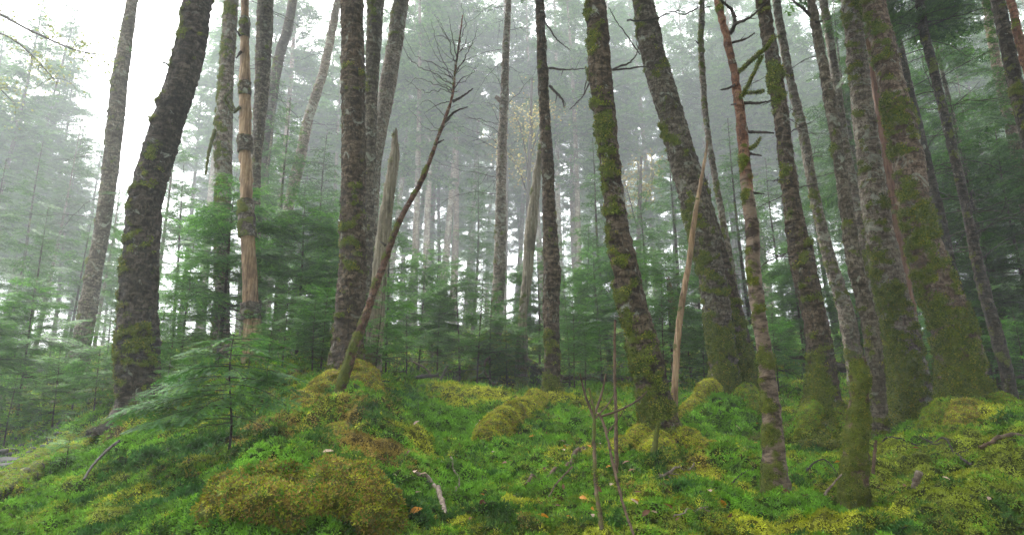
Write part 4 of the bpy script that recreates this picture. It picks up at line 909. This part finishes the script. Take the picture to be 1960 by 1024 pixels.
# ------------------------------------------------------------------ mossy roots, logs, sticks
GOLD, YEL, OLI, GRN = CLS[0], CLS[1], CLS[4], CLS[2]
def pxpts(pts): return np.array([at(*p)[0] for p in pts]), np.array([at(*p)[1] for p in pts])
def mossy_tube(name, pts, widths, pal, parent=None, label=None, cat=None, group=None, dens=5200, size=0.022, seed=0, lump=0.22, flat=1.0, mossf=0.6, bark='dark', sides=28, bed=None, onhit=False):
    """moss-wrapped root or log through photo points (px, py, Y); widths in photo pixels"""
    rng = np.random.default_rng(seed or int(pts[0][0] * 3 + pts[0][1]))
    if onhit: pts = [(p[0], p[1], min(hit(p[0], p[1] + wd * 0.4), p[2] * 1.35)) for p, wd in zip(pts, widths)]
    P, t = pxpts(pts); r = np.array(widths) * 0.5 * t / F_PX
    P2, r2 = densify(P, r, 0.025); k = len(P2)
    if onhit:       # a rigid log: straight, resting on the ground under it
        u_ = np.linspace(0, 1, k); P2[:, 2] = height(P2[:, 0], P2[:, 1]) + r2
        wob = 0.4 * r2 * np.sin(u_ * 5 + P2[0, 0])
        P2 = np.stack([np.polyval(np.polyfit(u_, P2[:, c], 1), u_) for c in range(3)], -1); P2[:, 1] += wob
    if bed is not None:      # settle it into the ground, the first end may lean up a trunk
        g = height(P2[:, 0], P2[:, 1]) + bed * r2; wk = np.linspace(0, 1, k) if parent is not None else np.ones(k)
        P2[:, 2] += (np.minimum(P2[:, 2], g) - P2[:, 2]) * sstep(0.0, 0.45, wk) if parent is not None else np.minimum(P2[:, 2], g) - P2[:, 2]
    e0 = None
    tt = unit(np.gradient(P2, axis=0)); n1 = unit(np.cross(tt, [0, 0, 1.0])); n2 = np.cross(n1, tt)
    a = np.arange(sides) * 2 * np.pi / sides
    D = np.cos(a)[None, :, None] * n1[:, None] + np.sin(a)[None, :, None] * n2[:, None] * flat
    q_ = r2.mean() * (1.4 if bed is not None else 0.4) / 0.025; dd_ = np.minimum(np.arange(k), np.arange(k)[::-1]) / max(q_, 3.0)
    e = np.sqrt(np.clip(1 - (1 - np.clip(dd_, 0, 1)) ** 2, 0.02, 1))
    rr = (r2 * e)[:, None] * np.ones((1, sides)); Q = (P2[:, None] + D * rr[..., None]).reshape(-1, 3)
    rr = rr * (1 + lump * fbm(Q * 4.5 + seed, 3).reshape(k, sides) + 0.5 * lump * (np.abs(noise(Q * 8 + 4)).reshape(k, sides) - 0.3)) + 0.012 * noise(Q * 17).reshape(k, sides)
    V = P2[:, None] + D * rr[..., None]
    m = (mossf + 0.35 * fbm(Q * 6 + 9, 2) + 0.25 * D[..., 2].reshape(-1)).reshape(k, sides)
    base = P2[0] if parent is None else np.array(parent.location)
    i = np.arange(k - 1)[:, None] * sides; jj = np.arange(sides)[None]; j2 = (jj + 1) % sides
    q = np.stack([i + jj, i + j2, i + sides + j2, i + sides + jj], -1).reshape(-1, 4)
    cap = [tuple(range(sides - 1, -1, -1)), tuple((k - 1) * sides + x for x in range(sides))]
    tri = np.array([(c[0], c[x], c[x + 1]) for c in cap for x in range(1, sides - 1)])
    root = parent
    if parent is None: root = thing(name, label, cat, base, group)
    nm = 'root' if parent is not None else 'wood'
    w_ = obj(nm, mesh_np(nm, V.reshape(-1, 3) - base, tris=tri, quads=q, attrs={'moss': m.ravel()}, smooth=True), BARK[bark], root)
    seg = np.linalg.norm(np.diff(V, axis=0), axis=-1); area = seg * (np.linalg.norm(np.roll(V, -1, 1) - V, axis=-1)[:-1]); n = int(area.sum() * dens)
    f = rng.choice(area.size, n, p=(area / area.sum()).ravel()); ii, ji = f // sides, f % sides
    u, v = rng.random((n, 1)), rng.random((n, 1))
    jn = (ji + 1) % sides
    PT = (V[ii, ji] * (1 - u) + V[ii + 1, ji] * u) * (1 - v) + (V[ii, jn] * (1 - u) + V[ii + 1, jn] * u) * v
    keep = (m[ii, ji] + rng.normal(0, 0.1, n)) > 0.4
    PT, N = PT[keep], unit(D[ii, ji][keep] + [0, 0, 0.25] + rng.normal(0, 0.35, (int(keep.sum()), 3))); n = len(PT)
    pal = np.atleast_2d(pal); c = pal[rng.choice(len(pal), n)] * np.clip(1 + 0.25 * noise(PT * 16) + 0.3 * noise(PT * 5), 0.5, 1.6)[:, None]
    T = Tris(); T.add(*tufts(rng, PT + N * (size * 0.4 * rng.random((n, 1))), N, size * rng.uniform(0.6, 1.4, n), c, 5, 0.45, 0.4))
    obj('moss', T.mesh('moss', base), MOSSY, root)['kind'] = 'stuff'
    return root
def find(label): return next(o for o in S.objects if o.get('label', '').startswith(label))
TBIG = find('straight thick brown'); TLEAN = find('mossy trunk leaning left'); TGRN = find('greenest'); TFUR = find('dark grey furrowed'); TSTOUT = find('stout pale')
gb = [GOLD, GOLD * 0.7, YEL, OLI]; yl = [YEL, YEL, OLI, GOLD]; gr = [OLI, OLI * 0.7, GRN, YEL * 0.7]
for par, pts, wd, pal in [
    (TBIG, [(672,700,6.7),(690,760,6.3),(715,815,5.8),(752,862,5.3),(785,905,4.9)], [70,92,100,92,64], gb),
    (TBIG, [(640,715,6.7),(612,770,6.2),(575,810,5.8),(540,870,5.4)], [54,80,84,70], gb),
    (TBIG, [(560,830,5.3),(610,838,5.2),(665,845,5.1),(715,850,5.1)], [60,72,76,60], gb),
    (TLEAN, [(1285,830,5.5),(1330,850,5.4),(1380,872,5.2),(1435,892,5.0)], [60,50,38,20], yl),
    (TLEAN, [(1245,825,5.6),(1215,828,5.4),(1185,838,5.2),(1150,852,5.0)], [50,40,30,14], yl),
    (TLEAN, [(1262,835,5.5),(1258,875,5.1),(1250,905,4.8)], [60,60,30], yl),
    (T17, [(1368,738,8.1),(1340,752,7.9),(1315,772,7.7),(1290,790,7.5)], [46,36,28,14], yl),
    (T17, [(1425,745,8.1),(1440,775,7.8),(1450,800,7.5)], [50,44,26], gr),
    (TGRN, [(1888,765,6.8),(1925,800,6.5),(1965,830,6.3),(2010,850,6.2)], [80,80,74,50], gr),
    (TGRN, [(1825,780,6.7),(1795,800,6.4),(1765,818,6.2)], [60,46,24], gr), (TGRN, [(1850,790,6.6),(1845,820,6.1),(1832,850,5.8)], [70,66,40], gb),
    (TFUR, [(1558,775,6.9),(1540,795,6.7),(1520,812,6.5)], [44,36,18], gr), (TFUR, [(1592,780,6.9),(1612,798,6.7),(1625,812,6.6)], [40,32,16], gr),
    (TSTOUT, [(1770,770,7.3),(1795,785,7.1),(1812,798,7.0)], [46,36,18], gr)]:
    mossy_tube('root', pts, wd, pal, par, bed=0.42, flat=0.9, lump=0.32)
for nm, lab, pts, wd, pal in [
    ('moss_mound', 'big golden hummock of sphagnum moss strewn with dead leaves', [(395,1000,2.9),(465,950,3.1),(550,965,3.0),(650,950,3.05),(760,990,2.9)], [90,130,175,160,120], [YEL * 0.85, GOLD * 0.9, GOLD * 0.75, GOLD * 0.5, OLI, GRN * 0.7, YEL * 0.6]),
    ('moss_mound', 'round yellow-green moss hummock beside the golden roots', [(765,850,5.7),(795,845,5.6),(825,852,5.5)], [40,62,36], [YEL, YEL, GRN]),
    ('moss_mound', 'shaggy brownish moss lump overhanging the dark hollow below the greenest trunk', [(1826,858,5.8),(1838,838,5.8),(1865,826,5.8),(1905,836,5.8)], [34,52,56,34], [GOLD * 0.8, OLI, OLI * 0.7]),
    ('moss_mound', 'broad olive moss hummock at the frame edge below the greenest trunk', [(1790,945,3.8),(1840,935,3.8),(1910,945,3.7),(2000,960,3.6)], [60,100,110,90], [OLI, YEL * 0.7, OLI * 0.8]),
    ('moss_mound', 'small bright moss cushion right of the mossy post', [(1705,972,3.4),(1740,962,3.4),(1775,972,3.35)], [26,44,26], [YEL, OLI]),
    ('moss_mound', 'yellow moss cushion near the middle of the clearing', [(950,950,3.6),(985,940,3.6),(1020,955,3.5)], [30,50,36], [YEL, YEL, OLI])]:
    mossy_tube(nm, pts, wd, pal, None, lab, 'moss mound', None, dens=7000 if pts[0][2] < 4 else 5000, size=0.020, lump=0.5, mossf=0.75, bed=-0.06, flat=0.74, sides=40)
mossy_tube('mossy_log', [(1040,752,8.2),(1005,772,7.4),(965,806,6.5),(926,848,5.6)], [36,44,56,62], yl, None, 'rotten log stub thickly wrapped in bright yellow moss', 'log', bed=0.3, lump=0.28)
mossy_tube('mossy_log', [(170,826,6.3),(120,850,6.1),(60,880,5.9),(-40,925,5.7)], [22,26,28,30], gr, None, 'uppermost of the three mossy logs sloping down beside the gravel', 'log', 'mossy logs by the gravel', mossf=0.42, onhit=True, size=0.014)
mossy_tube('mossy_log', [(150,858,5.9),(95,880,5.7),(40,903,5.5),(-50,935,5.4)], [20,24,26,28], gr, None, 'middle of the three mossy logs sloping down beside the gravel', 'log', 'mossy logs by the gravel', mossf=0.42, onhit=True, size=0.014)
mossy_tube('mossy_log', [(105,895,5.5),(55,915,5.3),(-50,945,5.1)], [18,24,26], gr, None, 'lowest of the three mossy logs sloping down beside the gravel', 'log', 'mossy logs by the gravel', mossf=0.42, onhit=True, size=0.014)
mossy_tube('mossy_log', [(1752,818,6.2),(1785,815,6.1),(1822,812,6.2)], [14,16,16], gr, None, 'short green mossy log lying against the root mound of the greenest trunk', 'log', mossf=0.6, onhit=True, size=0.014)
mossy_tube('fallen_log', [(1455,640,11.5),(1510,676,11.2),(1570,690,11),(1650,715,10.8),(1720,730,10.8)], [9,12,14,15,15], gr, None, 'dark fallen trunk lying behind the furrowed trunk and the mossy post', 'log', mossf=0.05)
mossy_tube('fallen_log', [(1000,686,12.2),(1035,708,11.8),(1075,728,11.5)], [14,16,16], gr, None, 'dark fallen log sloping down behind the slim upright trunk', 'log', mossf=0.1)
mossy_tube('fallen_log', [(1070,722,12),(1150,722,12),(1240,730,12.2)], [10,13,12], gr, None, 'brown fallen log lying level behind the small fir saplings', 'log', mossf=0.0, bark='brown')
mossy_tube('mossy_branch', [(925,742,9.4),(960,738,9.2),(1000,748,8.9)], [8,14,7], yl, None, 'moss-coated branch lying on the bright moss left of the slim upright trunk', 'branch', mossf=0.7, size=0.02, onhit=True)
for pts, wd in [([(940,640,13.6),(915,690,13.2),(890,735,12.6)],[22,22,16]), ([(975,640,13.6),(985,690,13.0),(1005,735,12.6)],[34,36,22]), ([(950,650,13.4),(945,700,12.9),(940,735,12.5)],[26,26,20])]:
    mossy_tube('root', pts, wd, gr, find('pale lichen-flecked'))
def stick(name, label, pts, w0, w1, mat, cat='stick', group='sticks lying on the moss', moss=0.0, sides=7, extra=(), twigs=0, lift=True, rough=0.12):
    if lift:
        Yh = [hit(q[0], q[1]) for q in pts]; Yh = np.clip(Yh, np.median(Yh) * 0.8, np.median(Yh) * 1.25); pts = [(q[0], q[1], y) for q, y in zip(pts, Yh)]
    P, t = pxpts(pts)
    rg = np.random.default_rng(int(pts[0][0] + pts[0][1] * 3)); n = 8 * len(P); C = curve(P, n)
    if lift: C[:, 2] = np.maximum(C[:, 2], height(C[:, 0], C[:, 1])) + 0.028
    r = np.linspace(w0, w1, n) * 0.5 * t.mean() / F_PX; C[1:-1] += rg.normal(0, 1, (n - 2, 3)) * r[1:-1, None] * rough; r = r * rg.uniform(0.88, 1.12, n)
    root = thing(name, label, cat, P[0], group); TB = Tubes(); TB.add(C, r, sides, moss=moss); b = P[0]
    for ex, e0, e1 in extra:
        E, te = pxpts(ex); TB.add(curve(E, 12), np.linspace(e0, e1, 12) * 0.5 * te.mean() / F_PX, 5, moss=moss * 0.5)
    L = np.linalg.norm(np.diff(C, axis=0), axis=1).sum()
    for _ in range(twigs):
        i = rg.integers(n // 5, n - 2); d = unit(unit(C[i + 1] - C[i]) + rg.normal(0, 0.7, 3)) * L * rg.uniform(0.1, 0.25)
        TB.add(curve([C[i], C[i] + d * 0.5 + rg.normal(0, 0.02, 3) * L, C[i] + d], 6), np.linspace(r[i] * 0.6, 0.001, 6), 4)
    obj('stem', TB.mesh('stem', b), mat, root)
    if moss > 0.3:
        k = int(L * 2600 * moss); i = rg.integers(0, n - 1, k); dd = unit(rg.normal(0, 1, (k, 3))); keep = noise(C[i] * 9 + 3) + rg.normal(0, 0.15, k) > 0.35 - moss * 0.6
        i, dd = i[keep], dd[keep]; T = Tris(); T.add(*tufts(rg, C[i] + dd * r[i][:, None], dd, np.full(len(i), 0.011), moss_cols(rg, len(i), 1.2), 3, 0.5, 0.4))
        obj('moss', T.mesh('moss', b), MOSSY, root)['kind'] = 'stuff'
    return root
stick('dead_branch', 'curved bleached branch with lichen bending down over the moss', [(795,928,3.1),(828,942,3.0),(846,968,2.9),(851,1004,2.75)], 8, 11, TWIGP)
stick('dead_branch', 'thin bleached twig curving over moss, above the thick bleached branch', [(838,884,4.2),(866,905,4.1),(879,930,3.9),(872,952,3.8)], 4, 3, TWIGP)
stick('dead_branch', 'brown branch rising off the moss with a forked upper end', [(1008,938,3.6),(1055,917,3.75),(1095,893,3.9),(1120,866,4.0)], 6, 10, TWIGB, extra=[([(1095,893,3.9),(1065,925,3.7),(1050,950,3.6)],4,2)])
stick('dead_sapling', 'moss-knotted dead stem with upright prongs in front of the yellow moss', [(1152,1012,2.75),(1141,930,2.85),(1137,850,2.95),(1137,790,3.0),(1127,742,3.05)], 9, 5, TWIGB, 'dead sapling', 'dead saplings in the moss', 0.5, lift=False,
      extra=[([(1137,800,3.0),(1120,755,3.0),(1110,715,2.95)],6,3), ([(1139,790,3.0),(1153,748,3.1),(1160,715,3.1)],6,3), ([(1140,800,3.0),(1170,765,3.1),(1180,735,3.1)],4,1)])
stick('dead_sapling', 'leaning purplish dead stem with a side twig pointing right', [(1214,1026,2.7),(1193,965,2.8),(1174,890,2.9),(1160,825,3.0),(1149,795,3.05)], 5, 6, TWIGB, 'dead sapling', 'dead saplings in the moss', 0.0, lift=False,
      extra=[([(1151,797,3.05),(1190,783,3.0),(1222,765,2.95),(1238,748,2.95)],5,2.5), ([(1160,830,3.0),(1185,800,3.1),(1200,770,3.1)],3,1)])
stick('dead_sapling', 'straight bleached dead stem with a snapped tip', [(1180,905,3.9),(1179,800,3.95),(1176,700,4.0),(1177,612,4.0)], 8, 5, TWIGB, 'dead sapling', 'dead saplings in the moss', 0.05, lift=False)
stick('mossy_twig', 'small snapped twig hung with a cone of yellow moss', [(1250,888,4.9),(1254,845,4.95),(1262,802,5.0)], 18, 4, TWIGB, 'twig', None, 0.95, lift=False)
stick('dead_branch', 'pale straight stick leaning against the foot of the mossy post', [(1578,946,3.8),(1595,925,3.85),(1613,905,3.9)], 5, 3, TWIGP, lift=False)
stick('dead_branch', 'bent bare twig looping over the moss left of the mossy post', [(1545,900,4.3),(1560,884,4.3),(1580,880,4.3),(1600,902,4.2)], 4, 2, TWIG, twigs=3, lift=False)
stick('dead_branch', 'thin grey branch slanting down right of the mossy post', [(1762,842,5.4),(1820,872,5.0),(1865,900,4.7)], 3, 5, TWIG, twigs=4)
stick('dead_branch', 'long thin twig lying level between the mossy post and the greenest trunk', [(1690,853,5.3),(1750,858,5.2),(1810,866,5.1)], 4, 2, TWIG, twigs=3)
stick('dead_branch', 'brown branch lying under the root mound at the frame edge', [(1875,864,5.4),(1915,852,5.4),(1985,848,5.3)], 7, 9, TWIGB)
stick('dead_stub', 'upright reddish stick beside the mossy post', [(1671,906,4.2),(1674,870,4.2),(1677,842,4.2)], 7, 5, TWIGB, lift=False)
stick('dead_stub', 'short grey wood stub poking out of olive moss', [(1751,938,4.0),(1754,920,4.0),(1760,902,4.0)], 14, 12, TWIGP, lift=False)
stick('dead_branch', 'pale curved twig arching before the middle root mound', [(948,738,11),(930,715,11),(928,695,11),(938,680,11)], 4, 4, TWIGP, lift=False)
stick('dead_branch', 'pale branch arching over the far brush pile', [(790,692,11),(818,708,11),(832,738,11)], 4, 4, TWIGP, lift=False)
stick('dead_branch', 'mossy branch propped up left of the middle root mound', [(825,738,10.5),(845,722,10.6),(856,700,10.7)], 7, 4, TWIG, moss=0.4, lift=False)
stick('dead_branch', 'bare branch lying low behind the thick brown trunk', [(700,722,10),(755,725,10),(840,718,10)], 5, 7, TWIG, twigs=5, lift=False)
stick('dead_branch', 'crooked twig on the golden moss hump', [(604,940,2.95),(625,953,2.9),(655,962,2.85)], 2, 3, TWIG, twigs=3)
stick('dead_branch', 'mossy root end sticking out of the dark bank', [(408,1012,2.9),(420,985,2.95),(428,958,3.0)], 14, 9, TWIGB, moss=0.5, lift=False)
stick('dead_branch', 'thin arched mossy branch beside the three mossy logs', [(160,918,4.2),(178,890,4.4),(205,862,4.7),(228,843,4.9)], 4, 6, TWIG, moss=0.3, lift=False)
stick('dead_branch', 'grey branch resting across the moss in front of the leaning mossy trunk', [(1262,925,4.0),(1285,910,4.1),(1330,906,4.15)], 6, 3, TWIGP, twigs=3)
stick('dead_branch', 'fallen branch behind the bare snag among the saplings', [(420,672,8.2),(455,655,8.2),(540,665,8.4),(560,672,8.4)], 4, 6, TWIGP, twigs=4, lift=False)
stick('dead_branch', 'small bleached twig in the dark moss at the bottom', [(1290,1000,2.8),(1325,990,2.85),(1360,994,2.8)], 3, 2, TWIGP, twigs=2)
stick('dead_branch', 'dark crossed twig in the deep green moss right of the leaning mossy trunk', [(1400,935,3.8),(1420,915,3.9),(1450,905,3.95)], 4, 2, TWIG, twigs=3)

# fallen leaves
def leaf_mesh(seed, col):
    rng = np.random.default_rng(seed); n = 9; u = np.linspace(0, 1, n); wv = 0.42 * np.sin(np.pi * u ** 0.8) * (1 + 0.12 * rng.normal(size=n)); curl = rng.uniform(0.1, 0.5)
    mid = np.stack([u - 0.5, 0 * u, 0.25 * curl * np.sin(np.pi * u) + 0.1 * rng.normal() * u ** 2], -1)
    l = mid + np.stack([0 * u, wv * 0.55, curl * wv * rng.uniform(0.1, 0.9)], -1); r = mid + np.stack([0 * u, -wv * 0.55, curl * wv * rng.uniform(0.1, 0.9)], -1)
    V = np.concatenate([mid, l, r]); i = np.arange(n - 1)
    q = np.concatenate([np.stack([i, i + 1, n + i + 1, n + i], -1), np.stack([i, 2 * n + i, 2 * n + i + 1, i + 1], -1)])
    return mesh_np('fallen_leaf', V, quads=q, cols=np.array(col)[None] * rng.uniform(0.8, 1.2, (len(V), 1)))
def leaves():
    rng = np.random.default_rng(91)
    sets = [('brown fallen leaf curled on the moss', 'brown fallen leaves on the moss', (0.17, 0.075, 0.035), 46), ('pale dry fallen leaf on the moss', 'pale fallen leaves on the moss', (0.42, 0.30, 0.22), 34),
            ('orange yellow fallen leaf on the moss', 'orange fallen leaves on the moss', (0.55, 0.24, 0.02), 26)]
    for si, (lab, grp, col, n) in enumerate(sets):
        ms = [leaf_mesh(500 + si * 10 + k, col) for k in range(4)]
        for k in range(n):
            px = rng.uniform(540, 1900); py = rng.uniform(770, 1015) if px > 800 else rng.uniform(870, 1015)
            if rng.random() < 0.4: px = rng.normal(1080, 160); py = rng.uniform(800, 1010)
            Y = hit(px, py)
            x = (px - 980) / F_PX * at(px, py, Y)[1]; z = gz(x, Y) + 0.035
            o = obj('fallen_leaf', ms[k % 4], LEAFM); s = rng.uniform(0.035, 0.075); o.scale = (s, s, s); o.location = (x, Y, z)
            o.rotation_euler = (rng.normal(0.25, 0.4), rng.normal(0, 0.4), rng.uniform(0, 6.28)); tag(o, lab, 'leaf', grp)
leaves()
# stream gravel and boulders
def stone_verts(rng, n=2):
    import bmesh
    bm = bmesh.new(); bmesh.ops.create_icosphere(bm, subdivisions=n, radius=1.0)
    V = np.array([v.co[:] for v in bm.verts]); F = np.array([[v.index for v in f.verts] for f in bm.faces]); bm.free()
    V = V * (1 + 0.28 * fbm(V * 0.9 + rng.uniform(0, 50), 3))[:, None] * rng.uniform(0.6, 1.2, 3) * np.array([1, 1, 0.6]); return V, F
def gravel():
    rng = np.random.default_rng(61); Vs, Fs, n = [], [], 0; pro = [stone_verts(rng, 1) for _ in range(8)]
    for _ in range(1500):
        px = rng.uniform(-160, 135); Y = rng.uniform(6.9, 9.8); x = (px - 980) / F_PX * Y * 0.985
        V, F = pro[rng.integers(8)]; s = rng.uniform(0.018, 0.06)
        Vs.append(rotz(V * s, rng.uniform(0, 6.28)) + [x, Y, gz(x, Y) + 0.02]); Fs.append(F + n); n += len(V)
    o = obj('gravel', mesh_np('gravel', np.concatenate(Vs), tris=np.concatenate(Fs)), STONE); tag(o, 'grey gravel bed of the dry stream', 'gravel', kind='stuff')
    for px, py, Y, s, lab in [(22,868,7.0,0.17,'dark grey boulder lying in the gravel bed'), (10,905,6.3,0.13,'smaller boulder beside the mossy logs at the frame edge'), (-30,895,6.5,0.25,'big dark boulder just past the frame edge')][:2]:
        p, _ = at(px, py, Y); V, F = stone_verts(rng, 4); o = obj('boulder', mesh_np('boulder', V * s * np.array([1.3, 1, 1]), tris=F, smooth=True), STONE); o.location = (p[0], Y, gz(p[0], Y) + s * 0.2); tag(o, lab, 'boulder')
gravel()
# broadleaf trees with thin yellow foliage
def broadleaf(label, Y, trunk, limbs, nleaf, col, seed, size=0.07, spread=0.6):
    rng = np.random.default_rng(seed); b, _ = at(*trunk[0], Y); b[2] = gz(b[0], b[1]); root = thing('broadleaf_tree', label, 'tree', b)
    TB = Tubes(); P = np.array([at(x, y, Y)[0] for x, y in trunk]); TB.add(curve(P, 30), np.linspace(0.14, 0.05, 30), 10); T = Tris()
    for lb in limbs:
        L = np.array([at(x, y, Y + dy)[0] for x, y, dy in lb]); C = curve(L, 24); TB.add(C, np.linspace(0.04, 0.008, 24), 5)
        for _ in range(14):
            i = rng.integers(4, 23); d = unit(unit(C[min(i + 1, 23)] - C[i - 1]) + rng.normal(0, 0.7, 3)) * rng.uniform(0.3, 1.0) * spread; tw = curve([C[i], C[i] + d * 0.5 + rng.normal(0, 0.06, 3), C[i] + d + [0, 0, -0.08]], 6)
            TB.add(tw, np.linspace(0.008, 0.002, 6), 3); n = int(nleaf); pp = tw[rng.integers(1, 6, n)] + rng.normal(0, 0.16 * spread, (n, 3))
            d = unit(rng.normal(0, 1, (n, 3)) * [1, 1, 0.5]); s = unit(np.cross(d, rng.normal(0, 1, (n, 3)))) * size * 0.33; tip = d * size
            c = np.array(col)[None] * rng.uniform(0.7, 1.3, (n, 1))
            T.add(np.stack([pp, pp + tip * 0.5 + s, pp + tip], 1), c); T.add(np.stack([pp, pp + tip, pp + tip * 0.5 - s], 1), c)
    obj('trunk', TB.mesh('trunk', b), TWIG, root); obj('crown', T.mesh('crown', b), LEAFM, root)
broadleaf('yellow-leaved broadleaf tree reaching into the bright corner beside the gap', 12, [(-230,760),(-200,400),(-190,0),(-180,-200)],
    [[(-195,60,0),(-60,10,-.5),(60,60,-.8),(140,95,-1),(210,108,-1)],[(-195,140,0),(-90,70,.5),(0,65,.5),(60,105,.4),(110,160,.3)],[(-190,0,0),(-80,-60,.3),(20,-30,.5),(90,10,.6)],[(-195,250,0),(-100,160,.8),(-30,150,1),(30,200,1)]], 26, (0.20, 0.22, 0.07), 811)
broadleaf('slender yellow broadleaf tree glowing in the fog behind the slim upright trunk', 26, [(1012,650),(1010,450),(1015,260),(1018,150)],
    [[(1012,340,0),(1000,260,0),(985,215,0)],[(1014,300,0),(1035,240,-.5),(1045,200,-.5)],[(1012,380,0),(990,320,.3),(960,290,.3)],[(1012,300,0),(1020,250,.4),(1015,200,.4)]], 16, (0.26, 0.22, 0.06), 812, 0.11, 1.4)
broadleaf('small yellow broadleaf tree glowing in the fog between mossy leaner and double trunk', 24, [(1225,640),(1222,500),(1225,380),(1228,300)],
    [[(1223,450,0),(1205,380,0),(1195,345,0)],[(1224,420,0),(1245,360,0),(1252,330,0)],[(1224,400,0),(1225,350,.3),(1220,310,.3)]], 14, (0.26, 0.22, 0.06), 813, 0.11, 1.1)

# ------------------------------------------------------------------ labels of the background firs
LM = [(-400,'frame edge'),(175,'slanting foggy trunk'),(268,'thick curving trunk'),(478,'bare tan snag'),(580,'hazy leaning pale trunk'),(675,'thick brown trunk'),(765,'thin dead leaner'),
      (957,'pale stubbed trunk'),(1050,'slim upright trunk'),(1190,'mossy leaner'),(1365,'double trunk'),(1442,'red-barked trunk'),(1540,'furrowed trunk'),(1695,'stout pale trunk'),(1780,'greenest trunk'),(1873,'bristly dark trunk'),(2600,'frame edge')]
ORD = ['first', 'second', 'third', 'fourth', 'fifth', 'sixth', 'seventh', 'eighth', 'ninth', 'tenth', 'eleventh', 'twelfth', 'thirteenth', 'fourteenth', 'fifteenth', 'sixteenth', 'seventeenth', 'eighteenth']
cells = {}
for r, kind in BGT:
    px = to_px(np.array(r.location))[0]
    if kind == 'tall fir' and r.location.y > 40: kind = 'far fir'
    k = max(i for i in range(len(LM) - 1) if LM[i][0] <= max(px, -399)); cells.setdefault((kind, min(k, len(LM) - 2)), []).append((px, r))
for (kind, k), L in cells.items():
    L.sort(key=lambda e: e[0])
    a, b = LM[k][1], LM[k + 1][1]
    where = f'left of {b}' if a == 'frame edge' else f'right of {a}' if b == 'frame edge' else f'between {a} and {b}'
    for i, (px, r) in enumerate(L):
        adj = {'tall fir': 'tall misty fir', 'far fir': 'faint ghostly fir', 'bushy fir': 'bushy green fir', 'young fir': 'young fir'}[kind]
        r['label'] = (f'{adj} {where}' if len(L) == 1 else f'{ORD[i]} {adj} from the left, {where}')
        r['group'] = {'tall fir': 'tall firs fading into the fog', 'far fir': 'faint firs deep in the fog', 'bushy fir': 'bushy firs of the middle distance', 'young fir': 'young firs in the undergrowth'}[kind]

# ------------------------------------------------------------------ haze
def haze():
    x0, x1, y0, y1, z0, z1 = -190, 190, -18, 215, -3.0, 70.0
    zmin = float(GZ.min()) - 1.0
    V = np.array([(x, y, z) for x in (x0, x1) for y in (y0, y1) for z in (min(z0, zmin), z1)])
    q = [(0, 1, 3, 2), (4, 6, 7, 5), (0, 4, 5, 1), (2, 3, 7, 6), (0, 2, 6, 4), (1, 5, 7, 3)]
    m = bpy.data.materials.new('mountain_fog'); m.use_nodes = True; m.node_tree.nodes.clear()
    o = m.node_tree.nodes.new('ShaderNodeOutputMaterial'); v = m.node_tree.nodes.new('ShaderNodeVolumePrincipled')
    v.inputs['Color'].default_value = (0.91, 0.96, 1.0, 1); v.inputs['Density'].default_value = HAZE_DENSITY; v.inputs['Anisotropy'].default_value = 0.12
    m.node_tree.links.new(v.outputs[0], o.inputs['Volume'])
    h = obj('haze', mesh_np('haze', V, quads=q), m); tag(h, 'pale mountain fog filling the forest', 'fog', kind='stuff')
haze()
